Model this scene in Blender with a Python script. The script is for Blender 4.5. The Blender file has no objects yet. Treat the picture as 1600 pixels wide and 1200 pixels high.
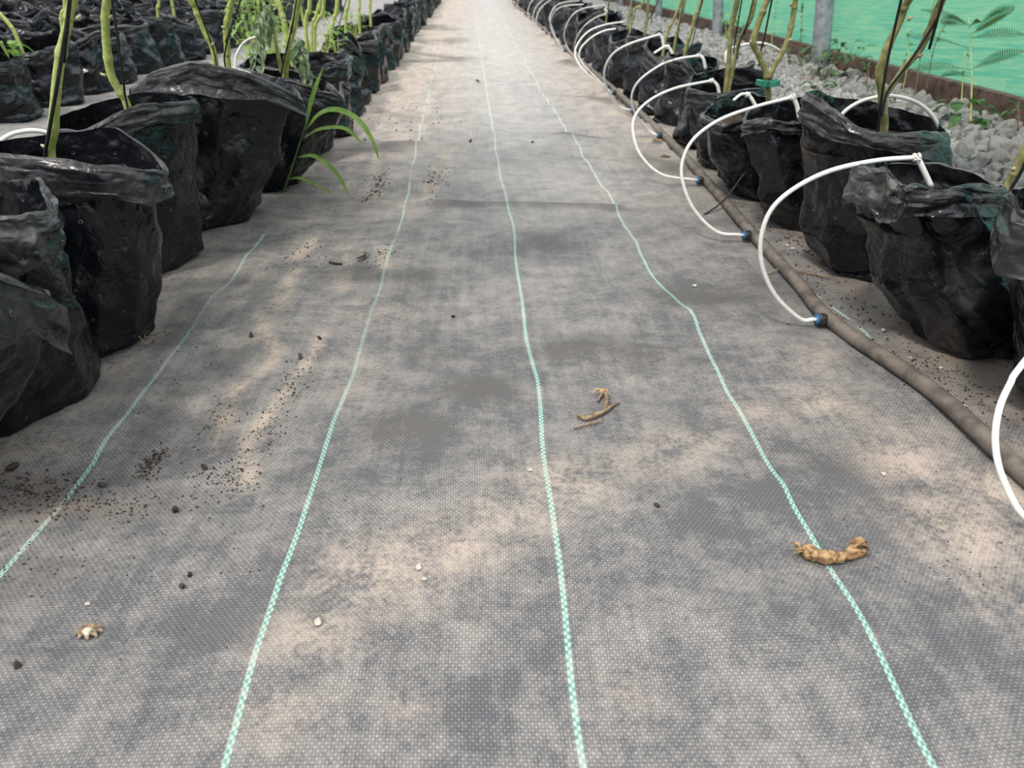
import bpy, math, random
import numpy as np
from mathutils import Vector, noise as mn

SC = bpy.context.scene
COL = SC.collection
rnd = random.Random(11)
NR = np.random.RandomState
PI = math.pi

# ------------------------------------------------------------------ camera
FPX, HC = 1200.0, 0.68
PITCH = math.atan(660 / FPX)
YAW = math.atan(52 / (FPX / math.cos(PITCH)))
_cp, _sp, _cy, _sy = math.cos(PITCH), math.sin(PITCH), math.cos(YAW), math.sin(YAW)
_F = np.array([_sy * _cp, _cy * _cp, -_sp]); _R = np.array([_cy, -_sy, 0.0]); _U = np.cross(_R, _F)
_C = np.array([0, 0, HC])

def at(px, py, Y):
    """surveyed point: the sight line through a photo pixel met at distance Y along the path"""
    r = _F + _R * (px - 800) / FPX + _U * (600 - py) / FPX
    return _C + r * (Y / r[1])

def ground(px, py, z=0.0):
    r = _F + _R * (px - 800) / FPX + _U * (600 - py) / FPX
    return _C + r * ((z - HC) / r[2])

def at_x(px, py, X):
    r = _F + _R * (px - 800) / FPX + _U * (600 - py) / FPX
    return _C + r * (X / r[0])

cam_d = bpy.data.cameras.new('camera'); cam = bpy.data.objects.new('camera', cam_d); COL.objects.link(cam)
cam.location = (0, 0, HC)
cam.rotation_euler = (PI / 2 - PITCH, 0, -YAW)
cam_d.sensor_width = 36; cam_d.lens = FPX / 1600 * 36
cam_d.clip_start = 0.02; cam_d.clip_end = 200
cam_d.dof.use_dof = True; cam_d.dof.focus_distance = 1.35; cam_d.dof.aperture_fstop = 6.5
SC.camera = cam

# ------------------------------------------------------------------ tagging
def tag(o, label=None, cat=None, group=None, kind=None):
    if label: o['label'] = label
    if cat: o['category'] = cat
    if group: o['group'] = group
    if kind: o['kind'] = kind
    return o

def empty(name, loc, rz=0.0):
    o = bpy.data.objects.new(name, None); COL.objects.link(o)
    o.location = loc; o.rotation_euler = (0, 0, rz); o.empty_display_size = 0.05
    return o

def link(name, me, parent=None):
    o = bpy.data.objects.new(name, me); COL.objects.link(o)
    if parent: o.parent = parent
    return o

def mesh(name, V, Fc, mat, smooth=True, uv=None, attrs=None):
    me = bpy.data.meshes.new(name)
    V = np.asarray(V, dtype=np.float64)
    me.from_pydata(V.tolist(), [], [tuple(int(i) for i in f) for f in Fc])
    for m in (mat if isinstance(mat, (list, tuple)) else [mat]): me.materials.append(m)
    if smooth: me.polygons.foreach_set('use_smooth', [True] * len(me.polygons))
    if uv is not None:
        l = me.uv_layers.new(name='UVMap')
        idx = np.zeros(len(me.loops), dtype=np.int32); me.loops.foreach_get('vertex_index', idx)
        l.data.foreach_set('uv', np.asarray(uv, dtype=np.float32)[idx].ravel())
    if attrs:
        for k, a in attrs.items():
            at_ = me.attributes.new(k, 'FLOAT', 'POINT'); at_.data.foreach_set('value', np.asarray(a, dtype=np.float32))
    me.update()
    return me

class MB:
    """collects pieces into one mesh"""
    def __init__(s): s.v = []; s.f = []
    def add(s, V, F):
        b = len(s.v); s.v += [tuple(float(c) for c in p) for p in V]; s.f += [tuple(b + i for i in f) for f in F]; return s
    def tube(s, *a, **k): return s.add(*tube(*a, **k))
    def build(s, name, mat, parent=None, smooth=True):
        return link(name, mesh(name, s.v, s.f, mat, smooth), parent)

def smooth_path(P, n):
    P = [np.array(p, float) for p in P]
    if len(P) < 3: return [P[0] + (P[1] - P[0]) * i / n for i in range(n + 1)]
    Q = [2 * P[0] - P[1]] + P + [2 * P[-1] - P[-2]]
    out = []; m = len(P) - 1
    for i in range(n + 1):
        t = i / n * m; k = min(int(t), m - 1); u = t - k
        a, b, c, d = Q[k], Q[k + 1], Q[k + 2], Q[k + 3]
        out.append(.5 * (2 * b + (c - a) * u + (2 * a - 5 * b + 4 * c - d) * u * u + (3 * b - a - 3 * c + d) * u ** 3))
    return out

def tube(P, r, seg=8, n=None, knots=None):
    """tapered round sweep along a smooth path; knots = [(t, extra)] swell it"""
    P = smooth_path(P, n) if n else [np.array(p, float) for p in P]
    N = len(P); V = []; Fc = []
    up = np.array([0, 0, 1.0]); prev = None
    for i in range(N):
        t = P[min(i + 1, N - 1)] - P[max(i - 1, 0)]; t = t / (np.linalg.norm(t) + 1e-9)
        if prev is None:
            a = up if abs(t[2]) < .9 else np.array([1.0, 0, 0])
            s_ = np.cross(t, a)
        else: s_ = prev - t * (prev @ t)
        s_ = s_ / (np.linalg.norm(s_) + 1e-9); prev = s_; q = np.cross(t, s_)
        u = i / (N - 1)
        rr = r if not isinstance(r, (list, tuple)) else np.interp(u * (len(r) - 1), range(len(r)), r)
        if knots:
            for k, e in knots: rr *= 1 + e * math.exp(-((u - k) / .022) ** 2)
        for j in range(seg):
            an = 2 * PI * j / seg; V.append(P[i] + (s_ * math.cos(an) + q * math.sin(an)) * rr)
    for i in range(N - 1):
        for j in range(seg):
            a = i * seg + j; b = i * seg + (j + 1) % seg
            Fc.append((a, b, b + seg, a + seg))
    V.append(P[0]); V.append(P[-1])
    for j in range(seg):
        Fc.append(((j + 1) % seg, j, N * seg)); Fc.append(((N - 1) * seg + j, (N - 1) * seg + (j + 1) % seg, N * seg + 1))
    return V, Fc

def box(c, s):
    x, y, z = c; a, b, h = s[0] / 2, s[1] / 2, s[2] / 2
    V = [(x + i * a, y + j * b, z + k * h) for i in (-1, 1) for j in (-1, 1) for k in (-1, 1)]
    return V, [(0, 1, 3, 2), (4, 6, 7, 5), (0, 4, 5, 1), (2, 3, 7, 6), (0, 2, 6, 4), (1, 5, 7, 3)]

def blade(P, w, n=10, fold=.25, up=(0, 0, 1), taper=.55):
    """leaf blade: a strip with a folded midrib along path P, width w, pointed at both ends"""
    P = smooth_path(P, n); V = []; Fc = []; up = np.array(up, float)
    for i, p in enumerate(P):
        t = P[min(i + 1, n)] - P[max(i - 1, 0)]; t = t / (np.linalg.norm(t) + 1e-9)
        s_ = np.cross(t, up); s_ = s_ / (np.linalg.norm(s_) + 1e-6); q = np.cross(s_, t)
        u = i / n; ww = w / 2 * (math.sin(PI * (u ** taper) * .985 + .015) ** .8 + .04)
        V += [p - s_ * ww + q * ww * fold, p, p + s_ * ww + q * ww * fold]
    for i in range(n):
        a = i * 3; Fc += [(a, a + 1, a + 4, a + 3), (a + 1, a + 2, a + 5, a + 4)]
    return V, Fc

# ------------------------------------------------------------------ materials
class NT:
    def __init__(s, name):
        s.m = bpy.data.materials.new(name); s.m.use_nodes = True
        s.t = s.m.node_tree; s.t.nodes.clear()
        s.out = s.n('ShaderNodeOutputMaterial')
    def n(s, typ, **k):
        o = s.t.nodes.new(typ)
        for a, v in k.items(): setattr(o, a, v)
        return o
    def l(s, a, b): s.t.links.new(a, b)
    def inp(s, node, key, v):
        if isinstance(v, bpy.types.NodeSocket): s.l(v, node.inputs[key])
        else: node.inputs[key].default_value = v
    def math(s, op, a, b=None, c=None, clamp=False):
        o = s.n('ShaderNodeMath', operation=op, use_clamp=clamp); s.inp(o, 0, a)
        if b is not None: s.inp(o, 1, b)
        if c is not None: s.inp(o, 2, c)
        return o.outputs[0]
    def mix(s, f, a, b):
        o = s.n('ShaderNodeMix', data_type='RGBA'); s.inp(o, 0, f)
        for k, v in ((6, a), (7, b)): s.inp(o, k, v if isinstance(v, bpy.types.NodeSocket) else (*v, 1))
        return o.outputs[2]
    def ramp(s, f, lo, hi):
        o = s.n('ShaderNodeMapRange', interpolation_type='SMOOTHSTEP'); s.inp(o, 0, f); s.inp(o, 1, lo); s.inp(o, 2, hi); return o.outputs[0]
    def noise(s, vec, scale, detail=4, rough=.55, dist=0.0):
        o = s.n('ShaderNodeTexNoise'); s.l(vec, o.inputs['Vector']); o.inputs['Scale'].default_value = scale
        o.inputs['Detail'].default_value = detail; o.inputs['Roughness'].default_value = rough; o.inputs['Distortion'].default_value = dist
        return o.outputs['Fac']
    def attr(s, name):
        return s.n('ShaderNodeAttribute', attribute_name=name).outputs['Fac']
    def principled(s, col, rough=.5, spec=.5, bump=None, bstr=.3, bdist=.002, **k):
        b = s.n('ShaderNodeBsdfPrincipled')
        s.inp(b, 'Base Color', col if isinstance(col, bpy.types.NodeSocket) else (*col, 1))
        s.inp(b, 'Roughness', rough); s.inp(b, 'Specular IOR Level', spec)
        for kk, v in k.items(): s.inp(b, kk, v)
        if bump is not None:
            bn = s.n('ShaderNodeBump'); s.l(bump, bn.inputs['Height']); bn.inputs['Strength'].default_value = bstr
            bn.inputs['Distance'].default_value = bdist; s.l(bn.outputs[0], b.inputs['Normal'])
        s.l(b.outputs[0], s.out.inputs[0]); return b

def mat_noise(name, c1, c2, scale, rough=.7, spec=.3, bstr=.4, bdist=.003, lo=.35, hi=.65, **k):
    t = NT(name); co = t.n('ShaderNodeTexCoord').outputs['Object']
    a = t.noise(co, scale, 5, .6)
    t.principled(t.mix(t.ramp(a, lo, hi), c1, c2), rough, spec, a, bstr, bdist, **k); return t.m

def mat_floor():
    t = NT('woven_ground_cover'); uv = t.n('ShaderNodeTexCoord').outputs['UV']
    sp = t.n('ShaderNodeSeparateXYZ'); t.l(uv, sp.inputs[0]); u, v = sp.outputs[0], sp.outputs[1]
    PU, PV = .0036, .0042
    a = t.math('DIVIDE', u, PU); b = t.math('DIVIDE', v, PV)
    par = t.math('MODULO', t.math('ADD', t.math('FLOOR', a), t.math('FLOOR', b)), 2.0); par = t.math('ABSOLUTE', par)
    fa = t.math('FRACT', a); fb = t.math('FRACT', b)
    # rounded tapes: warp tape on top in one parity, weft tape in the other
    ra = t.math('SINE', t.math('MULTIPLY', fa, PI)); rb = t.math('SINE', t.math('MULTIPLY', fb, PI))
    hgt = t.math('MULTIPLY', t.math('POWER', ra, .6), t.math('POWER', rb, .6))
    top = t.math('MULTIPLY_ADD', par, .45, .55)
    weave = t.math('MULTIPLY_ADD', t.math('MULTIPLY', hgt, top), .72, .22)
    n1 = t.noise(uv, 2.2, 6, .62); n2 = t.noise(uv, 13, 5, .65); n3 = t.noise(uv, 110, 3, .6); n4 = t.noise(uv, 420, 2, .6); n7 = t.noise(uv, 260, 2, .7); n8 = t.noise(uv, 32, 4, .65)
    mp = t.n('ShaderNodeMapping'); t.l(uv, mp.inputs[0]); mp.inputs['Scale'].default_value = (60, 2.5, 1)
    n5 = t.noise(mp.outputs[0], 1, 3, .6)
    mp2 = t.n('ShaderNodeMapping'); t.l(uv, mp2.inputs[0]); mp2.inputs['Scale'].default_value = (4, 45, 1)
    n6 = t.noise(mp2.outputs[0], 1, 3, .6)
    sand = t.attr('sand'); dark = t.attr('dark'); soil = t.attr('soil'); pale = t.attr('pale')  # sand mask: sandy patches, several of them painted sun dapples
    # dust film resting on the tapes
    d = t.math('ADD', t.math('MULTIPLY', t.ramp(n1, .3, .72), .38), t.math('MULTIPLY', t.ramp(n2, .34, .68), .42))
    d = t.math('ADD', d, t.math('MULTIPLY', t.math('SUBTRACT', n3, .5), .9))
    d = t.math('ADD', d, t.math('MULTIPLY', t.math('SUBTRACT', n7, .5), 1.1))
    d = t.math('ADD', d, t.math('MULTIPLY', t.math('SUBTRACT', n8, .5), 1.0))
    d = t.math('ADD', d, t.math('MULTIPLY', t.math('SUBTRACT', n5, .5), .6))
    d = t.math('ADD', d, t.math('MULTIPLY', t.math('SUBTRACT', n6, .5), .3))
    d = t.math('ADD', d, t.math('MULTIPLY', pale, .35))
    d = t.math('SUBTRACT', d, t.math('MULTIPLY', dark, .55), clamp=True)  # dark areas thin the dust, deepening the painted dapple contrast
    tape = t.mix(weave, (.012, .0125, .0135), (.165, .167, .172))  # colour darkens towards the gaps, painting the shadow between tapes
    dustc = t.mix(weave, (.075, .068, .060), (.445, .41, .37))
    c = t.mix(d, tape, dustc)
    # green marker tapes every .35 m
    g = t.math('ABSOLUTE', t.math('SUBTRACT', t.math('FRACT', t.math('ADD', t.math('DIVIDE', u, .35), .5)), .5))
    g = t.math('MULTIPLY', g, .35)
    inside = t.math('LESS_THAN', g, .0036)
    chk = t.math('MODULO', t.math('ADD', t.math('FLOOR', t.math('DIVIDE', u, .0036)), t.math('FLOOR', t.math('DIVIDE', v, .0052))), 2.0)
    chk = t.math('ABSOLUTE', chk)
    green = t.mix(chk, (.12, .215, .175), (.30, .49, .415))
    green = t.mix(t.math('MULTIPLY', t.ramp(t.math('ADD', d, t.math('MULTIPLY', n2, .5)), .35, 1.0), .75), green, (.40, .41, .36))
    vis = t.math('MULTIPLY', inside, t.math('SUBTRACT', 1.0, t.math('MULTIPLY', t.attr('nostripe'), 1.0)))
    c = t.mix(vis, c, green)
    # sandy patches doubling as painted sun dapples, and potting soil
    sm = t.math('MULTIPLY', sand, t.ramp(t.math('ADD', t.math('MULTIPLY', n2, .6), t.math('MULTIPLY', n3, .5)), .36, .7), clamp=True)
    sand_dapplec = t.mix(n4, (.26, .20, .15), (.68, .56, .45))  # lightened to strengthen the painted dapples
    sm2 = t.math('MULTIPLY', sm, t.math('MULTIPLY_ADD', weave, .45, .5))
    c = t.mix(sm2, c, sand_dapplec)
    so = t.math('MULTIPLY', soil, t.ramp(t.math('ADD', t.math('MULTIPLY', n2, .4), t.math('MULTIPLY', n3, .7)), .42, .68), clamp=True)
    c = t.mix(so, c, t.mix(n4, (.035, .025, .018), (.17, .12, .085)))
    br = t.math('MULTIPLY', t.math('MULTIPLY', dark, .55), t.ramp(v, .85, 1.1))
    c = t.mix(br, c, t.mix(weave, (.035, .030, .023), (.165, .138, .104)))  # brown of the dark marks, painted far-wrinkle shading among them
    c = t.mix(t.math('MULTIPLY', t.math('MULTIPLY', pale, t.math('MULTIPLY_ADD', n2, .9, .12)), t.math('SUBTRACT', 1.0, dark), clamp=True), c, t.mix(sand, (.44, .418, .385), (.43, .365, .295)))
    h = t.math('ADD', t.math('MULTIPLY', weave, .5), t.math('MULTIPLY', n3, .6))
    t.principled(c, .7, .22, h, .55, .0016); return t.m

def mat_bag(name, dustiness=1.0):
    t = NT(name); tc = t.n('ShaderNodeTexCoord'); co = tc.outputs['Object']; uv = tc.outputs['UV']
    inf = t.n('ShaderNodeObjectInfo')
    off = t.n('ShaderNodeVectorMath', operation='ADD'); t.l(co, off.inputs[0])
    sc = t.n('ShaderNodeVectorMath', operation='SCALE'); sc.inputs[0].default_value = (37, 91, 53); t.l(inf.outputs['Random'], sc.inputs['Scale']); t.l(sc.outputs[0], off.inputs[1])
    co2 = off.outputs[0]
    n1 = t.noise(co2, 7, 5, .6, .6); n2 = t.noise(co2, 38, 5, .7); n3 = t.noise(co2, 240, 2, .6)
    ra = t.math('ABSOLUTE', t.math('SUBTRACT', t.noise(co2, 17, 1, .5, .3), .5)); rb = t.math('ABSOLUTE', t.math('SUBTRACT', t.noise(co2, 41, 1, .5, .3), .5))
    cre = t.math('ADD', t.math('MULTIPLY', t.math('MINIMUM', ra, .16), 2.2), t.math('MULTIPLY', t.math('MINIMUM', rb, .16), 1.0))
    dust = t.attr('dust')
    d = t.math('MULTIPLY', dust, t.ramp(t.math('ADD', t.math('MULTIPLY', n1, .65), t.math('MULTIPLY', n2, .5)), .38, .78))
    spk = t.math('MULTIPLY', t.ramp(n3, .69, .74), .55)
    d = t.math('MAXIMUM', d, t.math('MULTIPLY', spk, t.ramp(n1, .42, .6)), clamp=True)
    d = t.math('MULTIPLY', d, dustiness, clamp=True)
    c = t.mix(d, (.0040, .0050, .0075), (.135, .125, .115))
    # punched drain holes
    sp = t.n('ShaderNodeSeparateXYZ'); t.l(uv, sp.inputs[0]); u, v = sp.outputs[0], sp.outputs[1]
    row = t.math('FLOOR', t.math('DIVIDE', v, .062))
    fu = t.math('SUBTRACT', t.math('FRACT', t.math('ADD', t.math('DIVIDE', u, .071), t.math('MULTIPLY', row, .43))), .5)
    fv = t.math('SUBTRACT', t.math('FRACT', t.math('DIVIDE', v, .062)), .5)
    dd = t.math('SQRT', t.math('ADD', t.math('POWER', t.math('MULTIPLY', fu, .071), 2.0), t.math('POWER', t.math('MULTIPLY', fv, .062), 2.0)))
    rim = t.math('SUBTRACT', 1.0, t.ramp(dd, .0024, .0042)); hole = t.math('LESS_THAN', t.math('ADD', dd, t.math('MULTIPLY', n3, .0012)), .0026)
    c = t.mix(t.math('MULTIPLY', rim, t.math('MULTIPLY', n3, .8)), c, (.20, .19, .18))
    c = t.mix(hole, c, (.002, .002, .002))
    rough = t.math('ADD', t.math('MULTIPLY_ADD', d, .40, .11), t.math('MULTIPLY', n2, .14))
    h = t.math('ADD', t.math('ADD', t.math('MULTIPLY', n2, .14), cre), t.math('MULTIPLY', rim, .15))
    t.principled(c, rough, .38, h, .55, .009); return t.m

M = {}
M['floor'] = mat_floor()
M['bag'] = mat_bag('black_polythene')
M['cuff'] = mat_bag('dusty_black_polythene', 1.0)
M['soil'] = mat_noise('potting_soil', (.018, .013, .010), (.075, .055, .040), 60, .95, .1, .9, .006)
M['stem'] = mat_noise('young_green_stem', (.32, .38, .09), (.48, .53, .18), 90, .55, .35, .25, .001)
M['old_stem'] = mat_noise('olive_brown_stem', (.20, .185, .07), (.34, .32, .14), 55, .6, .3, .3, .001)
M['scar'] = mat_noise('pale_leaf_scar', (.45, .36, .19), (.60, .55, .36), 150, .7, .2)
def mat_leaf(name, c1, c2, tr=.35):
    t = NT(name); co = t.n('ShaderNodeTexCoord').outputs['Object']; a = t.noise(co, 45, 4, .6)
    c = t.mix(t.ramp(a, .35, .65), c1, c2)
    b = t.principled(c, .5, .35, a, .25, .001)
    ts = t.n('ShaderNodeBsdfTranslucent'); t.l(c, ts.inputs[0]); mx = t.n('ShaderNodeMixShader'); mx.inputs[0].default_value = tr
    t.l(b.outputs[0], mx.inputs[1]); t.l(ts.outputs[0], mx.inputs[2]); t.l(mx.outputs[0], t.out.inputs[0]); return t.m
M['leaf'] = mat_leaf('fresh_green_leaf', (.10, .20, .035), (.20, .34, .07))
M['grass'] = mat_leaf('grass_blade_green', (.16, .30, .05), (.27, .43, .09))
M['wilt'] = mat_leaf('wilted_grey_green_leaf', (.17, .26, .13), (.32, .40, .24), .2)
M['weed'] = mat_leaf('weed_green', (.03, .085, .022), (.085, .18, .05))
M['redstem'] = mat_noise('reddish_weed_stem', (.14, .085, .06), (.20, .20, .10), 40)
M['twine'] = mat_noise('black_twine', (.006, .006, .007), (.03, .03, .032), 400, .45, .4, .5, .001)
M['tube'] = mat_noise('white_drip_tube', (.74, .72, .66), (.84, .83, .78), 60, .35, .45, .05, .0005)
M['tube_dirty'] = mat_noise('dusty_white_drip_tube', (.50, .46, .42), (.74, .71, .66), 22, .45, .4, .05, .0005)
M['pipe'] = mat_noise('dusty_drip_main', (.085, .072, .060), (.17, .142, .117), 28, .6, .3, .12, .001)
M['rubber'] = mat_noise('black_ribbed_plastic', (.012, .012, .013), (.055, .052, .05), 130, .55, .4, .3, .001)
M['blue'] = mat_noise('blue_plastic', (.015, .09, .24), (.04, .18, .38), 90, .45, .4, .1, .0005)
M['post'] = mat_noise('galvanised_steel', (.19, .20, .215), (.36, .37, .39), 14, .42, .5, .1, .001, Metallic=.35)
M['board'] = mat_noise('weathered_brown_board', (.05, .033, .026), (.115, .078, .060), 16, .85, .2, .5, .004)
M['clip'] = mat_noise('green_plant_clip', (.02, .19, .12), (.04, .28, .19), 60, .4, .4)
M['dry'] = mat_noise('dry_brown_leaf', (.13, .07, .03), (.42, .27, .135), 140, .75, .2, .7, .002)
M['twig'] = mat_noise('dry_twig', (.13, .09, .055), (.32, .235, .15), 120, .8, .15, .6, .001)
M['clod'] = mat_noise('soil_crumb', (.03, .024, .02), (.10, .08, .062), 160, .95, .1)
M['perlite'] = mat_noise('pale_grain', (.38, .34, .28), (.60, .56, .48), 160, .9, .1)
def mat_stone(name, a1, a2, a3):
    t = NT(name); co = t.n('ShaderNodeTexCoord').outputs['Object']; n1 = t.noise(co, 90, 5, .7); n2 = t.noise(co, 30, 3, .6)
    ob = t.n('ShaderNodeObjectInfo').outputs['Random']
    c = t.mix(t.ramp(n1, .40, .62), a1, a2); c = t.mix(t.math('MULTIPLY', t.ramp(n2, .45, .7), .55), c, a3)
    c = t.mix(t.math('MULTIPLY', t.math('GREATER_THAN', ob, .93), .45), c, (.34, .17, .10))
    c = t.mix(t.math('MULTIPLY', ob, .5), c, (.15, .143, .135))
    t.principled(c, .8, .3, n1, .6, .003); return t.m
M['stone'] = mat_stone('grey_crushed_stone', (.06, .058, .055), (.36, .35, .325), (.46, .44, .40))
def mat_net():
    t = NT('green_shade_net'); uv = t.n('ShaderNodeTexCoord').outputs['UV']
    sp = t.n('ShaderNodeSeparateXYZ'); t.l(uv, sp.inputs[0]); u, v = sp.outputs[0], sp.outputs[1]
    ln = t.math('SINE', t.math('MULTIPLY', v, 2 * PI / .012)); ln = t.math('MULTIPLY_ADD', ln, .5, .5)
    n1 = t.noise(uv, 2.5, 4, .6); n2 = t.noise(uv, 30, 4, .6)
    c = t.mix(t.ramp(n1, .3, .7), (.05, .53, .50), (.15, .64, .53))
    c = t.mix(t.math('MULTIPLY', ln, .35), c, (.02, .25, .18))
    wr = t.math('MULTIPLY', t.ramp(n2, .55, .68), t.math('SUBTRACT', 1.0, t.ramp(v, .10, .30)))
    c = t.mix(t.math('MULTIPLY', wr, .7), c, (.62, .82, .80))
    d = t.n('ShaderNodeBsdfPrincipled'); t.l(c, d.inputs['Base Color']); d.inputs['Roughness'].default_value = .5
    ts = t.n('ShaderNodeBsdfTranslucent'); t.l(c, ts.inputs[0])
    m1 = t.n('ShaderNodeMixShader'); m1.inputs[0].default_value = .62; t.l(d.outputs[0], m1.inputs[1]); t.l(ts.outputs[0], m1.inputs[2])
    tr = t.n('ShaderNodeBsdfTransparent'); tr.inputs[0].default_value = (1, 1, 1, 1)
    m2 = t.n('ShaderNodeMixShader'); t.l(t.math('MULTIPLY_ADD', ln, .22, .12), m2.inputs[0]); t.l(m1.outputs[0], m2.inputs[1]); t.l(tr.outputs[0], m2.inputs[2])
    t.l(m2.outputs[0], t.out.inputs[0]); return t.m
M['net'] = mat_net()
M['lawn'] = mat_noise('outside_grass', (.10, .17, .03), (.36, .38, .10), 3, .9, .1)

# ------------------------------------------------------------------ the ground cover
class Waves:
    """smooth pseudo-noise as a sum of random plane waves"""
    def __init__(s, seed, lam, n=14, aniso=(1, 1)):
        r = NR(seed); an = r.uniform(0, 2 * PI, n); k = 2 * PI / (lam * r.uniform(.6, 1.7, n))
        s.kx = np.cos(an) * k * aniso[0]; s.ky = np.sin(an) * k * aniso[1]; s.p = r.uniform(0, 2 * PI, n); s.n = n
    def __call__(s, x, y):
        o = 0
        for a, b, c in zip(s.kx, s.ky, s.p): o = o + np.sin(a * x + b * y + c)
        return o / math.sqrt(s.n / 2)

def seg_dist(x, y, P):
    """distance to a polyline and relative position along it"""
    best = np.full(np.shape(x), 1e9)
    for (ax, ay), (bx, by) in zip(P[:-1], P[1:]):
        dx, dy = bx - ax, by - ay; L = dx * dx + dy * dy + 1e-12
        t = np.clip(((x - ax) * dx + (y - ay) * dy) / L, 0, 1)
        best = np.minimum(best, np.hypot(x - ax - t * dx, y - ay - t * dy))
    return best

def gpl(*pts): return [tuple(ground(*p)[:2]) for p in pts]
W1, W2, W3 = Waves(1, .9), Waves(2, .33), Waves(3, .30, aniso=(.35, 1.6))
RIDGES = [(gpl((690, 318), (800, 322), (960, 324)), .028, .012), (gpl((560, 425), (640, 432)), .05, .012),
          (gpl((480, 232), (560, 222), (640, 226)), .06, .016), (gpl((520, 205), (640, 180)), .06, .016),
          (gpl((600, 100), (720, 98)), .14, .02), (gpl((610, 70), (730, 62)), .2, .022), (gpl((880, 160), (960, 172)), .08, .016),
          (gpl((1080, 492), (1200, 470)), .04, .012), (gpl((840, 380), (980, 385)), .05, .010), (gpl((880, 215), (940, 224)), .06, .015),
          (gpl((880, 548), (1040, 556)), .035, .010), (gpl((640, 670), (800, 600)), .05, .012), (gpl((400, 312), (520, 318)), .05, .014),
          (gpl((380, 400), (460, 440)), .05, .010), (gpl((880, 100), (980, 108)), .12, .016), (gpl((1050, 820), (1330, 740)), .03, .006),
          (gpl((300, 470), (270, 560), (160, 700)), .03, .008), (gpl((1300, 640), (1400, 760), (1480, 900)), .012, .004)]
def hz(x, y):
    x = np.asarray(x, float); y = np.asarray(y, float)
    far = np.clip((y - 2.0) / 3, 0, 1)
    h = .004 * W1(x, y) + .0018 * W2(x, y) + (.0015 + .0125 * far * np.clip(abs(x - .15) * 1.6, .1, 1)) * W3(x, y)
    for P, w, a in RIDGES: h = h + a * np.exp(-(seg_dist(x, y, P) / w) ** 2)
    return h * np.clip((1.15 - abs(x)) * 6, .25, 1)
def hz1(x, y): return float(hz(x, y))

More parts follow.
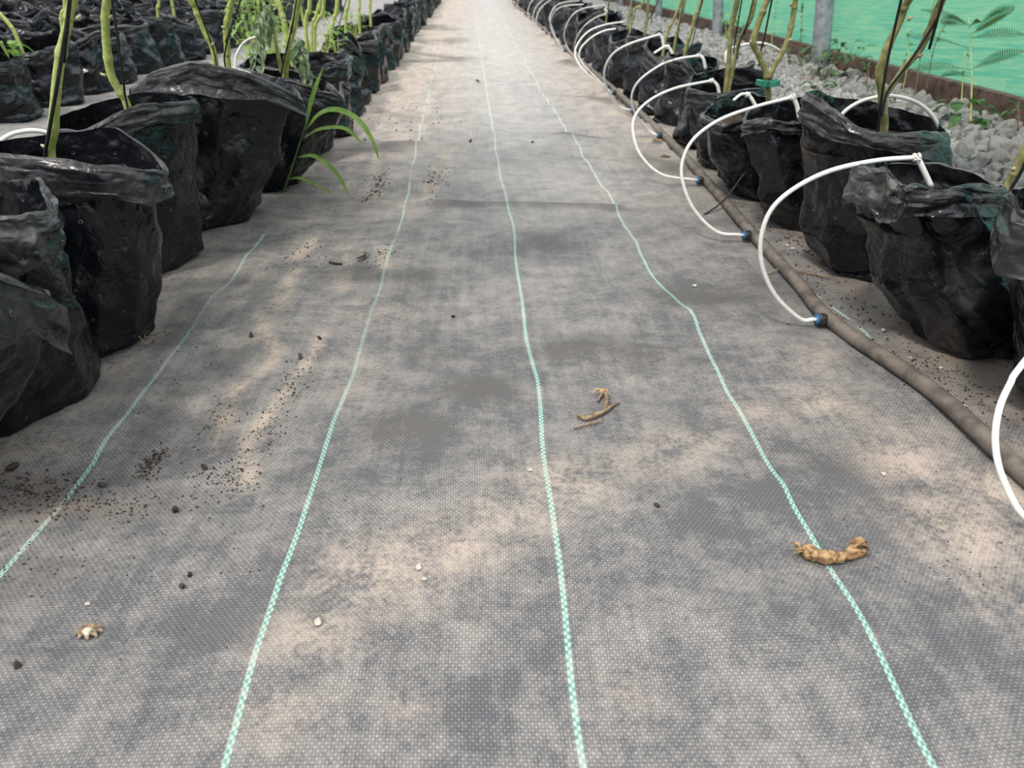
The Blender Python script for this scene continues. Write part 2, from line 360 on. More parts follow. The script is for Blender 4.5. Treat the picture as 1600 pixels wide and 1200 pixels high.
def build_floor():
    xs = np.concatenate([np.linspace(-12, -1.25, 90), np.arange(-1.23, 1.2, .0105), np.linspace(1.22, 2.35, 26)])
    ys = [.30]
    while ys[-1] < 32: ys.append(ys[-1] + max(.0095, ys[-1] * .0088))
    ys = np.array(ys); nx, ny = len(xs), len(ys)
    X, Y = np.meshgrid(xs, ys); Z = hz(X, Y)
    # woven stripes wander a little: u follows them
    LL = [(.3, -.612), (1.4, -.612), (1.66, -.626), (2.2, -.622), (4, -.65), (16, -.9)]
    LF = [(.3, -.262), (.74, -.263), (1.07, -.256), (1.72, -.252), (2.36, -.246), (3.7, -.286), (7.5, -.359), (13, -.50), (30, -.7)]
    CE = [(.3, .089), (.79, .087), (1.23, .092), (1.6, .083), (2.2, .084), (3.0, .060), (4.25, .043), (9.3, -.035), (16, -.11), (30, -.2)]
    RI = [(.3, .424), (.7, .431), (.88, .431), (1.2, .437), (1.50, .452), (1.75, .415), (1.92, .411), (2.56, .421), (4.68, .362), (10.2, .312), (14.8, .285), (30, .2)]
    u = np.zeros_like(X)
    for i, yy in enumerate(ys):
        k = [np.interp(yy, *zip(*T)) for T in (LL, LF, CE, RI)]
        k = [k[0] - 7] + k + [.775 + (k[3] - .43), k[3] + 7]
        u[i] = np.interp(xs, k, [-.70 - 7, -.70, -.35, 0, .35, .70, .35 + 7])
    u = u + .0025 * np.sin(Y * 14 + X * 4)
    v = Y + .01 * np.sin(X * 6)
    def blobs(L):
        o = np.zeros_like(X)
        for px, py, rx, ry, a in L:
            g = ground(px, py); o = np.maximum(o, a * np.exp(-(((X - g[0]) / rx) ** 2 + ((Y - g[1]) / ry) ** 2)))
        return o
    def strips(L):
        o = np.zeros_like(X)
        for P, w, a in L: o = np.maximum(o, a * np.exp(-(seg_dist(X + .012 * W2(X, Y), Y, gpl(*P)) / w) ** 2))
        return o
    sand = blobs([(600, 890, .10, .07, 1), (700, 860, .09, .06, .9), (490, 985, .07, .05, .75), (880, 760, .09, .07, .85), (800, 815, .07, .05, .8),  # sandy patches, several painting sun dapples into the mat colour
                  (1010, 725, .11, .06, .6), (1080, 690, .1, .05, .6), (1290, 625, .07, .07, .9), (1260, 560, .08, .06, .4), (1500, 820, .09, .10, 1.1), (1420, 720, .07, .08, 1), (1560, 760, .08, .08, 1), (1180, 640, .07, .06, .5),
                  (1560, 930, .05, .06, .6), (430, 1110, .05, .04, .5), (640, 1100, .03, .02, .5), (980, 1090, .03, .03, .4), (1440, 700, .06, .1, .6),
                  (20, 705, .09, .05, .8), (60, 640, .05, .05, .5), (160, 580, .06, .08, .6), (240, 500, .05, .1, .5), (560, 590, .06, .10, .35), (600, 480, .1, .12, .35)])
    sand = np.maximum(sand, strips([([(500, 520), (470, 580), (430, 650), (360, 750)], .018, .95), ([(440, 480), (380, 590), (330, 700)], .018, .8), ([(560, 385), (530, 450)], .02, .8),
                                    ([(605, 385), (590, 420)], .018, .9), ([(480, 370), (465, 430), (420, 500)], .02, .85), ([(400, 430), (380, 480)], .02, .7), ([(640, 300), (650, 340)], .03, .5),
                                    ([(600, 240), (575, 300), (570, 325)], .028, .9), ([(700, 230), (665, 310)], .028, .9), ([(620, 150), (570, 190)], .05, .7), ([(560, 320), (680, 318)], .03, .7)]))
    sand = sand * np.where(X < -1.05, .35, 1)
    side = np.clip((X - .80) / .12, 0, 1) * np.clip((1.3 - X) / .1, 0, 1)
    sand = np.maximum(sand, side * .75)
    sand = np.maximum(sand, np.clip((-.60 - X) / .15, 0, 1) * np.clip((X + 1.3) / .1, 0, 1) * .40)
    sand = np.maximum(sand, .9 * (X > -1.05) * np.clip((Y - 1.6) / 3, 0, 1) * np.clip(abs(X - .2) * 2.2 - .35, 0, 1))
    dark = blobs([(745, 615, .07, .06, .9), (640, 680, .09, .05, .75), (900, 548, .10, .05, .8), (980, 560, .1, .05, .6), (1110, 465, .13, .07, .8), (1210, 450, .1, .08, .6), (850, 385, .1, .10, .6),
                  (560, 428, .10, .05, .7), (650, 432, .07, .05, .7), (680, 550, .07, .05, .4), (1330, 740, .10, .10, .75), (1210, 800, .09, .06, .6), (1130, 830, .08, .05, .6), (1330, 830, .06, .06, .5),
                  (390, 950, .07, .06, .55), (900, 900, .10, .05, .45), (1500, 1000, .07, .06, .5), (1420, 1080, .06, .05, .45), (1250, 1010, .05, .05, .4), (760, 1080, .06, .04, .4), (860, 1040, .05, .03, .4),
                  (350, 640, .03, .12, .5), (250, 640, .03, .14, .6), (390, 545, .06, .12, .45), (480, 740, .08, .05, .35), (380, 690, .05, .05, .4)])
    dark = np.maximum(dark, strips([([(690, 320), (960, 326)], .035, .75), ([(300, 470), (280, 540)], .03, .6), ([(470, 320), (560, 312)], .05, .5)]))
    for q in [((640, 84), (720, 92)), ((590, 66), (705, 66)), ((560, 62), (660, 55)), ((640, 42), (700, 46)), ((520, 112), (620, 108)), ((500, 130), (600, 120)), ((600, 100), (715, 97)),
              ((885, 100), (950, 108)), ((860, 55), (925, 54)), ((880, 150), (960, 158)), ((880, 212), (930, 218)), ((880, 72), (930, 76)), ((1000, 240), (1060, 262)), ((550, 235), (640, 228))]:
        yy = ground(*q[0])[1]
        dark = np.maximum(dark, strips([(list(q), .016 * yy, .9)]))  # shading of far wrinkles painted into the mat as dark streaks
    soil = blobs([(40, 765, .12, .03, 1), (100, 790, .10, .04, .75), (150, 800, .09, .03, .6), (30, 780, .1, .04, .8), (250, 790, .07, .03, .35), (60, 900, .05, .03, .4), (10, 930, .05, .04, .4)])
    soil = np.maximum(soil, strips([([(243, 700), (225, 745)], .011, 1.1), ([(60, 640), (180, 600)], .03, .4), ([(575, 300), (560, 325), (610, 322)], .018, .9), ([(612, 235), (605, 262)], .02, .8), ([(690, 250), (672, 300)], .012, .6),
                                    ([(1275, 400), (1390, 500), (1560, 590)], .05, .55), ([(560, 188), (640, 178), (600, 186)], .03, .6)]))
    soil = np.maximum(soil, side * .5 * (W2(X, Y) > -.4))
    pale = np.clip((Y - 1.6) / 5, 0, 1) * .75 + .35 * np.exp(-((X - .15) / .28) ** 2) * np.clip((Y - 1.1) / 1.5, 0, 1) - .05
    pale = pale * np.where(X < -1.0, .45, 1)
    nost = ((X > .6) & ~((Y > 1.2) & (Y < 1.75) & (X < .9))) | (X < -1.1) | ((X < -.5) & (Y > 2.15)) | ((X > .6) & (np.sin(Y * 60) > .2))
    cov = (X < 0) * np.clip(W1(X * 2, Y * 2) - .1, 0, .8) * (Y > 1.7) * .9
    nost = np.maximum(nost.astype(float), cov)
    nost = np.maximum(nost, (X < 0) * .62 * np.exp(-((Y - 1.55) / .45) ** 2))
    idx = np.arange(nx * ny).reshape(ny, nx)
    Fc = np.stack([idx[:-1, :-1], idx[:-1, 1:], idx[1:, 1:], idx[1:, :-1]], -1).reshape(-1, 4)
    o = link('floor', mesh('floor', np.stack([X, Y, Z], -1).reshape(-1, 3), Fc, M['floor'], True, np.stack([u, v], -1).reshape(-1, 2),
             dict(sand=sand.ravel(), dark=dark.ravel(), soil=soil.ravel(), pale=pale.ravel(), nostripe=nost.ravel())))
    tag(o, kind='structure')
build_floor()

# ------------------------------------------------------------------ grow bags
def facet(u, v, period, cu, cv, seed):
    """piecewise-linear crumple: random heights on a triangulated lattice, periodic in u"""
    r = NR(seed); nu = max(3, int(round(period / cu))); nv = int(1.0 / cv) + 4
    A = r.uniform(-1, 1, (nu, nv)); FL = r.rand(nu, nv) > .5
    U = u / period * nu; Vv = np.clip(v, 0, .9) / cv
    i = np.floor(U).astype(int); j = np.clip(np.floor(Vv).astype(int), 0, nv - 2); fu = U - i; fv = Vv - j
    i = i % nu; i2 = (i + 1) % nu
    a, b, c, d = A[i, j], A[i2, j], A[i, j + 1], A[i2, j + 1]
    n1 = np.where(fu + fv < 1, a + fu * (b - a) + fv * (c - a), d + (1 - fu) * (c - d) + (1 - fv) * (b - d))
    gu = 1 - fu
    n2 = np.where(gu + fv < 1, b + gu * (a - b) + fv * (d - b), c + (1 - gu) * (d - c) + (1 - fv) * (a - c))
    return np.where(FL[i, j], n2, n1)

def subdiv(G, amp, r, fixed_top=False, lap=0.0):
    """one midpoint split of a ring grid of points (rows, columns, 3); each face keeps one random diagonal as its crease"""
    nv, nu, _ = G.shape; N = np.roll(G, -1, 1)
    out = np.zeros((2 * nv - 1, 2 * nu, 3))
    out[::2, ::2] = G; out[::2, 1::2] = (G + N) / 2; out[1::2, ::2] = (G[:-1] + G[1:]) / 2
    dg = (r.rand(nv - 1, nu) > .5)[..., None]
    out[1::2, 1::2] = np.where(dg, (G[:-1] + N[1:]) / 2, (N[:-1] + G[1:]) / 2)
    if amp > 0:
        c = out.mean(1, keepdims=True); d = out - c; d[..., 2] = 0; d /= np.linalg.norm(d, axis=2, keepdims=True) + 1e-9
        t = np.stack([-d[..., 1], d[..., 0], d[..., 2] * 0], -1)
        w = np.ones((2 * nv - 1, 1, 1)); w[0] = .3; w[-1] = .45
        k = r.uniform(-1, 1, out.shape[:2] + (3,)); new = np.ones(out.shape[:2] + (1,)); new[::2, ::2] = .25
        mvec = d * k[..., :1] * amp + t * k[..., 1:2] * amp * .7; zz = k[..., 2:] * amp * .7
        out = out + mvec * w * new
        zw = np.ones((2 * nv - 1, 1)); zw[0] = 0; out[..., 2] += (zz[..., 0] * zw * new[..., 0])
    if lap:
        for _ in range(1):
            av = out.copy(); av[1:-1] = (out[:-2] + out[2:] + np.roll(out, 1, 1)[1:-1] + np.roll(out, -1, 1)[1:-1]) / 4
            av[-1] = (np.roll(out, 1, 1)[-1] + np.roll(out, -1, 1)[-1]) / 2
            out = out * (1 - lap) + av * lap
    return out

def grid_faces(nv, nu, flip=False):
    idx = np.arange(nv * nu).reshape(nv, nu); nx = np.roll(idx, -1, 1)
    F_ = np.stack([idx[:-1], nx[:-1], nx[1:], idx[1:]], -1).reshape(-1, 4)
    return F_[:, ::-1] if flip else F_

def bag_meshes(seed, rim, drop, base_r=(.155, .15), center=(0, 0), levels=4, bulge=.04, crumple=1.0, soil_z=.6, flare=.004, dust=.55):
    """rim: control points (x, y, z) in the bag's own frame; drop: hang of the folded rim below each of them"""
    r = NR(seed)
    R_ = np.hstack([np.asarray(rim, float), np.asarray(drop, float)[:, None]])
    cx, cy = R_[:, 0].mean(), R_[:, 1].mean()
    an = np.arctan2(R_[:, 1] - cy, R_[:, 0] - cx) % (2 * PI); o = np.argsort(an); R_, an = R_[o], an[o]
    while len(R_) < 11:                 # split the widest gaps so that no panel is too broad
        gaps = np.diff(np.append(an, an[0] + 2 * PI)); k = int(np.argmax(gaps)); j = (k + 1) % len(R_)
        f_ = r.uniform(.4, .6); p = R_[k] * (1 - f_) + R_[j] * f_
        a = (an[k] + gaps[k] * f_); R_ = np.insert(R_, k + 1, p, 0); an = np.insert(an, k + 1, a)
    n0 = len(R_); an = an + 0.0
    S = np.array([0, .07, .30, .55, .80, 1.0])
    # even the columns out towards the foot of the bag
    even = an[0] + np.arange(n0) * 2 * PI / n0; even = even + np.mean(an - even); foot = .35 * an + .65 * even
    q = 3.0; br = 1 / ((abs(np.cos(foot + .4)) ** q + abs(np.sin(foot + .4)) ** q) ** (1 / q)); br = .6 + .42 * br
    G = np.zeros((6, n0, 3))
    for i, s in enumerate(S):
        w = s ** .85; bx = center[0] + base_r[0] * br * np.cos(foot); by = center[1] + base_r[1] * br * np.sin(foot)
        x = bx * (1 - w) + R_[:, 0] * w; y = by * (1 - w) + R_[:, 1] * w
        mx, my = center[0] * (1 - w) + cx * w, center[1] * (1 - w) + cy * w
        k = 1 + bulge * math.sin(PI * min(1, s * 1.1)) - (.09 if i == 0 else 0) - (.03 if i == 4 else 0)
        jr = r.uniform(-1, 1, n0) * .020 * crumple * (0 if i == 5 else .35 if i == 0 else 1); jt = r.uniform(-1, 1, n0) * .020 * crumple * (0 if i == 5 else .5); jz = r.uniform(-1, 1, n0) * .018 * (0 if i in (0, 5) else 1)
        dx, dy = x - mx, y - my; L = np.hypot(dx, dy) + 1e-9
        G[i] = np.stack([mx + dx * k + dx / L * jr - dy / L * jt, my + dy * k + dy / L * jr + dx / L * jt, np.maximum(0, R_[:, 2] * s + jz)], -1)
    C_ = np.zeros((4, n0, 3)); d = np.stack([R_[:, 0] - cx, R_[:, 1] - cy], -1); L = np.linalg.norm(d, axis=1, keepdims=True); d = d / L
    for i, (off, dn) in enumerate([(0, 0), (.007, .16), (.009, .6), (.003 + flare, 1.0)]):
        jr = np.abs(r.uniform(-.3, 1, n0)) * .008 * crumple * (i > 0)
        C_[i, :, :2] = R_[:, :2] + d * (off + jr)[:, None]; C_[i, :, 2] = R_[:, 2] + (.005 if i == 1 else 0) * 0 - R_[:, 3] * dn * (1 + (r.uniform(-.25, .25, n0) if i == 3 else 0))
    amps = [.0105, .0050, .0020, .0006]
    for l in range(levels):
        G = subdiv(G, amps[l] * crumple, r, lap=.35 if l >= levels - 2 else .08)
        C_ = subdiv(C_, amps[l] * crumple * .8, r, lap=.35 if l >= levels - 2 else .08)
    G[0, :, 2] = 0
    nz, nth = G.shape[:2]; nt = C_.shape[0]
    # the fold starts at the body's own top edge and always lies outside the body
    sh = G[-1] - C_[0]; fade = np.clip(1 - np.linspace(0, 1, nt) / .35, 0, 1)[:, None, None]; C_ = C_ + sh * fade
    gr = np.hypot(G[..., 0] - cx, G[..., 1] - cy); cr = np.hypot(C_[..., 0] - cx, C_[..., 1] - cy)
    for j in range(nth):
        zj = np.maximum.accumulate(G[:, j, 2]); need = np.interp(C_[:, j, 2], zj, gr[:, j]) + .0045 * np.clip(np.linspace(0, 1, nt) * 8, 0, 1)
        k = np.maximum(1, need / cr[:, j]); C_[:, j, 0] = cx + (C_[:, j, 0] - cx) * k; C_[:, j, 1] = cy + (C_[:, j, 1] - cy) * k
    U = np.broadcast_to(np.arange(nth) / nth, (nz, nth)); s = np.linspace(0, 1, nz)[:, None]
    V = np.vstack([G.reshape(-1, 3), [[center[0], center[1], .001]]])
    idx0 = np.arange(nth); Fc = grid_faces(nz, nth).tolist() + [(int((j + 1) % nth), int(j), nz * nth) for j in idx0]
    z = G[..., 2]
    du_ = dust * (.02 + .85 * np.clip(facet(U, z, 1.0, .1, .07, seed * 7 + 5) - .2, 0, 1) * (.5 + .5 * s) + .10 * s)
    body = mesh('bag_body', V, Fc, M['bag'], True, np.vstack([np.stack([U, z], -1).reshape(-1, 2), [[0, 0]]]), dict(dust=np.append(du_.ravel(), 0)))
    t = np.linspace(0, 1, nt)[:, None]; Uc = np.broadcast_to(np.arange(nth) / nth, (nt, nth)); cz = C_[..., 2]
    dc = dust * (.40 + .9 * np.clip(facet(Uc, t * .2 + .3 + 0 * Uc, 1.0, .11, .08, seed * 7 + 14) + .2, 0, 1) + .45 * np.exp(-(t / .25) ** 2))
    cuff = mesh('folded_rim', C_.reshape(-1, 3), grid_faces(nt, nth, True), M['cuff'], True, np.stack([Uc, cz + .031], -1).reshape(-1, 2), dict(dust=dc.ravel()))
    ks = int(soil_z * (nz - 1)); nr = 9; sv = []; sf = []
    ring = G[ks][::max(1, nth // 60)] if nth > 120 else G[ks]; ns = len(ring)
    zs = float(ring[:, 2].mean()); sxc, syc = float(ring[:, 0].mean()), float(ring[:, 1].mean())
    for i in range(nr):
        f_ = (i + 1) / nr * .985
        for j in range(ns):
            x_, y_ = ring[j, 0], ring[j, 1]; sv.append((sxc + (x_ - sxc) * f_, syc + (y_ - syc) * f_, zs + .012 * mn.noise((x_ * f_ * 20 + seed, y_ * f_ * 20, 0)) + .02 * (1 - f_ * f_)))
    sv.append((sxc, syc, zs + .02))
    for i in range(nr - 1):
        for j in range(ns):
            a, b = i * ns + j, i * ns + (j + 1) % ns; sf.append((a, b, b + ns, a + ns))
    for j in range(ns): sf.append((j, nr * ns, (j + 1) % ns))
    soil = mesh('soil', sv, [f_[::-1] for f_ in sf], M['soil'])
    return body, cuff, soil, (sxc, syc, zs + .018)

BAGS = {}
ROWB = {'L': [], 'R': [], 'B': [], 'C': [], 'D': [], 'E': [], 'F': []}
def put_bag(key, loc, rz, meshes, label, group, with_soil=True):
    e = empty('grow_bag', loc, rz); tag(e, label, 'grow bag', group)
    link('bag_body', meshes[0], e); link('folded_rim', meshes[1], e)
    if with_soil: link('soil', meshes[2], e)
    c, s = math.cos(rz), math.sin(rz); sx, sy, sz = meshes[3]
    ROWB[key[0]].append((loc[0] + c * sx - s * sy, loc[1] + s * sx + c * sy))
    BAGS[key] = np.array([loc[0] + c * sx - s * sy, loc[1] + s * sx + c * sy, loc[2] + sz])
    return e

def hero(key, seed, cxy, rim_px, label, group, base_r=(.155, .15), **k):
    """rim_px: (px, py, Y, hang)"""
    loc = np.array([cxy[0], cxy[1], 0]); loc[2] = 0
    pts = [at(a, b, Y) - loc for a, b, Y, h in rim_px]
    ms = bag_meshes(seed, pts, [q[3] for q in rim_px], base_r, **k)
    return put_bag(key, (cxy[0], cxy[1], .0), 0, ms, label, group)

GL, GR = 'grow bags in the left row along the path', 'grow bags in the right row along the drip pipe'
hero('L0', 3, (-.93, .88), [(78, 462, .96, .085), (20, 434, .90, .09), (-60, 402, .84, .10), (-220, 380, .80, .09), (-290, 370, .92, .06), (-140, 385, 1.04, .05), (0, 430, 1.03, .06)],
     'black plastic grow bag cut off by the left edge of the photo, nearest of all', GL, base_r=(.15, .15))
hero('L1', 5, (-.865, 1.205), [(75, 331, 1.15, .05), (55, 274, 1.25, .05), (0, 281, 1.31, .06), (-70, 292, 1.3, .06), (-130, 320, 1.18, .06), (-60, 345, 1.06, .07), (0, 337, 1.07, .075), (40, 334, 1.09, .07)],
     'black plastic grow bag with pointed folded corner, second from the front of the left row', GL, base_r=(.155, .14), soil_z=.62)
hero('L2', 7, (-.845, 1.475), [(258, 266, 1.45, .05), (215, 264, 1.38, .065), (160, 258, 1.355, .07), (60, 246, 1.35, .07), (0, 239, 1.37, .07), (-40, 230, 1.48, .06), (0, 220, 1.6, .05), (95, 207, 1.62, .05), (181, 197, 1.62, .05), (232, 236, 1.55, .05)],
     'wide open black grow bag, third in the left row, showing its dark hollow inside', GL, base_r=(.152, .15), soil_z=.55, crumple=.7)
hero('L3', 9, (-.91, 1.93), [(306, 155, 1.97, .05), (240, 160, 1.86, .05), (195, 170, 1.80, .05), (140, 199, 1.76, .05), (70, 204, 1.83, .05), (105, 177, 1.98, .05), (145, 162, 2.05, .05), (228, 143, 2.10, .05), (285, 149, 2.07, .05)],
     'upright black grow bag standing between the wide open bag and the arched bag, left row', GL, base_r=(.155, .15), crumple=.75, soil_z=.7)
hero('L4', 12, (-.87, 2.29), [(205, 138, 2.26, .05), (232, 116, 2.17, .06), (295, 94, 2.15, .07), (400, 117, 2.16, .07), (470, 151, 2.26, .06), (450, 128, 2.42, .05), (375, 112, 2.5, .05), (300, 102, 2.47, .05), (235, 118, 2.4, .05)],
     'black grow bag with high arched folded rim, fifth in the left row', GL, base_r=(.165, .15), crumple=1.0, soil_z=.78, flare=.02, dust=1.0)  # extra dust also paints in the sheen on its face
hero('L5', 15, (-.80, 2.72), [(375, 106, 2.62, .05), (440, 121, 2.57, .05), (492, 142, 2.58, .05), (537, 155, 2.66, .05), (507, 124, 2.82, .04), (440, 110, 2.86, .04), (385, 100, 2.8, .04)],
     'crumpled black grow bag behind the grass tuft, sixth in the left row', GL, base_r=(.165, .15), crumple=1.2, soil_z=.85)
hero('L6', 18, (-.78, 3.18), [(372, 104, 3.05, .04), (470, 108, 2.99, .05), (538, 94, 3.08, .06), (545, 84, 3.25, .04), (480, 80, 3.35, .04), (400, 84, 3.3, .04)],
     'crumpled black grow bag with collapsed rim, seventh in the left row', GL, base_r=(.16, .15), crumple=1.3, soil_z=.8)
hero('R0', 21, (1.125, 1.14), [(1578, 300, 1.16, .06), (1590, 330, 1.05, .08), (1700, 350, 1.0, .08), (1800, 320, 1.1, .07), (1790, 270, 1.25, .06), (1650, 280, 1.28, .05)],
     'black grow bag cut off by the right photo edge, nearest in the right row', GR, base_r=(.165, .155), bulge=.07, dust=.95)
hero('R1', 24, (1.065, 1.43), [(1340, 251, 1.45, .075), (1368, 262, 1.37, .075), (1394, 275, 1.325, .07), (1412, 290, 1.31, .05), (1428, 286, 1.30, .055), (1500, 288, 1.29, .05), (1572, 292, 1.34, .055), (1545, 284, 1.48, .04), (1466, 256, 1.57, .04), (1390, 256, 1.57, .04)],
     'dusty black grow bag with a pale crease down its front, second in the right row', GR, base_r=(.170, .145), soil_z=.76, bulge=.08, crumple=1.2, dust=.95)
hero('R2', 27, (1.03, 1.84), [(1257, 144, 1.80, .07), (1310, 174, 1.70, .06), (1366, 208, 1.655, .035), (1431, 205, 1.655, .05), (1480, 209, 1.74, .06), (1462, 188, 1.90, .05), (1405, 171, 2.0, .04), (1325, 152, 2.01, .04)],
     'black grow bag with a tall turned-up flap and forked stem, third in the right row', GR, base_r=(.170, .16), soil_z=.80, bulge=.08, crumple=1.15, dust=.75)
hero('R3', 30, (1.02, 2.19), [(1164, 190, 2.1, .04), (1200, 184, 2.05, .035), (1240, 189, 2.04, .04), (1305, 186, 2.1, .04), (1300, 152, 2.32, .03), (1235, 153, 2.36, .03), (1174, 168, 2.3, .03)],
     'black grow bag left of the tall flap bag, fourth in the right row', GR, base_r=(.165, .155), soil_z=.80, bulge=.08, crumple=1.15, dust=.75)
hero('R4', 33, (.99, 2.56), [(1098, 178, 2.47, .04), (1130, 193, 2.36, .04), (1168, 186, 2.4, .04), (1215, 160, 2.55, .04), (1175, 143, 2.72, .03), (1120, 158, 2.66, .03)],
     'black grow bag with an open triangular mouth, fifth in the right row', GR, base_r=(.160, .155), soil_z=.8, bulge=.08, crumple=1.15)
hero('R5', 36, (.985, 2.95), [(1077, 138, 2.86, .05), (1122, 146, 2.76, .05), (1192, 136, 2.85, .05), (1206, 112, 3.05, .03), (1140, 106, 3.08, .03), (1083, 116, 2.98, .04)],
     'black grow bag with wide folded pale corner, sixth in the right row', GR, base_r=(.15, .15), soil_z=.75)

# the ordinary bags further off
def random_bag(seed):
    r = NR(seed); n = r.randint(6, 9); a0 = r.uniform(0, 6)
    rim = []; dr = []
    for i in range(n):
        a = a0 + 2 * PI * (i + r.uniform(-.25, .25)) / n; q = r.uniform(.105, .190)
        rim.append((q * math.cos(a), q * .95 * math.sin(a), r.uniform(.245, .355))); dr.append(r.uniform(.035, .085))
    return bag_meshes(seed, rim, dr, (r.uniform(.145, .165), r.uniform(.14, .16)), levels=3, bulge=r.uniform(.0, .07), crumple=1.1, soil_z=r.uniform(.72, .85), dust=.34)
VAR = [random_bag(100 + i) for i in range(12)]
ORD = ['seventh', 'eighth', 'ninth', 'tenth', 'eleventh', 'twelfth', 'thirteenth', 'fourteenth', 'fifteenth', 'sixteenth', 'seventeenth', 'eighteenth']
def row(side, y0, n, step, xc, fx, near_fmt, far_label, group, first=0, jit=.02):
    y = y0
    for i in range(n):
        v = VAR[rnd.randrange(len(VAR))]; x = xc + fx(y) + rnd.uniform(-jit, jit)
        if near_fmt and i < 10: lab, g = near_fmt % ORD[i + first], group
        else: lab, g = far_label, group
        put_bag('%s%d' % (side, i), (x, y, 0), rnd.uniform(0, 2 * PI), v, lab, g)
        y += step * rnd.uniform(.97, 1.04)
row('Lg', 3.60, 34, .425, -.745, lambda y: -.012 * max(0, y - 5), 'crumpled black grow bag, %s from the front of the left row', 'small distant black grow bag far along the left row', GL, 1)
row('Rg', 3.36, 36, .40, .965, lambda y: -.012 * max(0, y - 4) , 'black grow bag fed by a white tube, %s from the front of the right row', 'small distant black grow bag far along the right row', GR, 0)
GB = 'grow bags in the second row across the left aisle'
row('Bg', 4.05, 22, .44, -2.35, lambda y: .012 * max(0, y - 6), None, 'black grow bag in the second row across the aisle on the left', GB, jit=.03)
row('Dg', 4.6, 26, .45, -3.75, lambda y: 0, None, 'black grow bag in a far row at the top left of the photo', 'grow bags in the farthest rows on the left', jit=.03)
row('Eg', 5.2, 26, .45, -4.25, lambda y: 0, None, 'black grow bag in the last row at the very top left of the photo', 'grow bags in the last row on the left', jit=.03)
row('Fg', 7.6, 16, .45, -5.6, lambda y: 0, None, 'tiny black grow bag beyond the last rows at the top left corner', 'grow bags beyond the last rows on the left', jit=.03)
row('Cg', 3.9, 20, .45, -2.82, lambda y: 0, None, 'black grow bag in the third row behind the second row at far left', 'grow bags in the third row on the left', jit=.03)

# ------------------------------------------------------------------ drip line
P = [ground(px, py) for px, py in [(1860, 985), (1690, 830), (1600, 748), (1450, 621), (1300, 512), (1240, 445), (1180, 381), (1105, 290), (1040, 217), (960, 150), (900, 92), (870, 65), (835, 35), (800, 6)]]
P = [np.array([p[0], p[1], hz1(p[0], p[1]) + .0150]) for p in P]
o = MB().tube(P, .0150, 16, 120).build('irrigation_pipe', M['pipe'])
tag(o, 'dusty dark drip irrigation pipe lying along the feet of the right row', 'pipe')
PIPE = smooth_path(P, 300)
def pipe_at(Y):
    return min(PIPE, key=lambda p: abs(p[1] - Y))

def dripper(parent, p, dirv):
    """button dripper sitting on the pipe: ribbed black body with a blue face"""
    d = np.array(dirv, float); d /= np.linalg.norm(d)
    a = [p, p + d * .002, p + d * .006, p + d * .010, p + d * .014, p + d * .018]
    MB().tube(a, [.008, .0140, .0145, .0137, .0145, .0138], 18).build('dripper_body', M['rubber'], parent)
    MB().tube([p + d * .0182, p + d * .0205], .0112, 16).build('dripper_face', M['blue'], parent)
    MB().tube([p + d * .0205, p + d * .030], [.0042, .0036], 10).build('dripper_barb', M['tube'], parent)
    return p + d * .027

GT = 'white drip tubes looping from the pipe into the right row'
def drip(Y0, Y1, px, label, end=None, mat='tube', rad=.0046, group=GT, with_dripper=True, knot=True, beyond=()):
    """px: photo points of the tube from dripper to bag; distance runs from Y0 to Y1"""
    n = len(px); pts = [at(a, b, Y0 + (Y1 - Y0) * (i / (n - 1))) for i, (a, b) in enumerate(px)]
    pts += [np.array(b) for b in beyond]
    if with_dripper:
        q = pipe_at(Y0).copy(); base = np.array([q[0] - .0145, q[1], q[2] + .002]); 
        e = empty('drip_tube', (0, 0, 0)); 
        tip = dripper(e, base, (-1, -.15, .12)); pts = [tip] + pts
    else: e = empty('drip_tube', (0, 0, 0))
    MB().tube(pts, rad, 10, 14 * len(pts)).build('tube', M[mat], e)
    if end is not None:
        last = pts[-1]; ep = [at(a, b, Y1) for a, b in end]
        m = MB().tube([last] + ep, rad * .95, 10, 12).tube([last + np.array([.006, .006, .001])] + [p + np.array([.006, .005, 0]) for p in ep], rad * .75, 8, 12)
        m.build('folded_end', M[mat], e)
        if knot:
            kn = MB(); d = (pts[-1] - pts[-2]); d /= np.linalg.norm(d); s_ = np.cross(d, [0, 0, 1.0]); s_ /= np.linalg.norm(s_); u_ = np.cross(s_, d)
            for k in (-.004, .004):
                c = last + d * k; kn.tube([c + (s_ * math.cos(t) + u_ * math.sin(t)) * (rad + .0018) for t in np.linspace(0, 2 * PI, 15)], .0022, 6)
            kn.build('tie', M[mat], e)
    tag(e, label, 'drip tube', group)
    return e
drip(1.46, 1.43, [(1250, 498), (1212, 462), (1191, 415), (1190, 368), (1207, 325), (1245, 292), (1300, 266), (1370, 251), (1432, 246)], 'white drip tube arching from the blue dripper into the second bag on the right', [(1440, 262), (1454, 292)])
drip(2.02, 2.12, [(1120, 362), (1085, 328), (1067, 285), (1067, 250), (1085, 216), (1125, 187), (1180, 167), (1238, 152)], 'white drip tube looping from the pipe into the bag left of the tall flap', [(1244, 165), (1248, 185)])
drip(2.66, 2.85, [(1035, 273), (1003, 245), (990, 212), (992, 182), (1015, 157), (1055, 138), (1112, 126)], 'white drip tube reaching the bag with the wide folded pale corner', [(1120, 134), (1124, 152)])
drip(3.46, 3.3, [(1012, 202), (993, 178), (987, 152), (998, 127), (1030, 103), (1060, 92), (1092, 87)], 'white drip tube ending under the dark rim beyond the pale corner bag', [(1098, 92), (1102, 108)])
drip(4.0, 3.75, [(965, 165), (947, 135), (945, 108), (958, 84), (985, 68), (1030, 54)], 'white drip tube with a sharply bent end, fifth along the pipe', [(1034, 60), (1037, 76)])
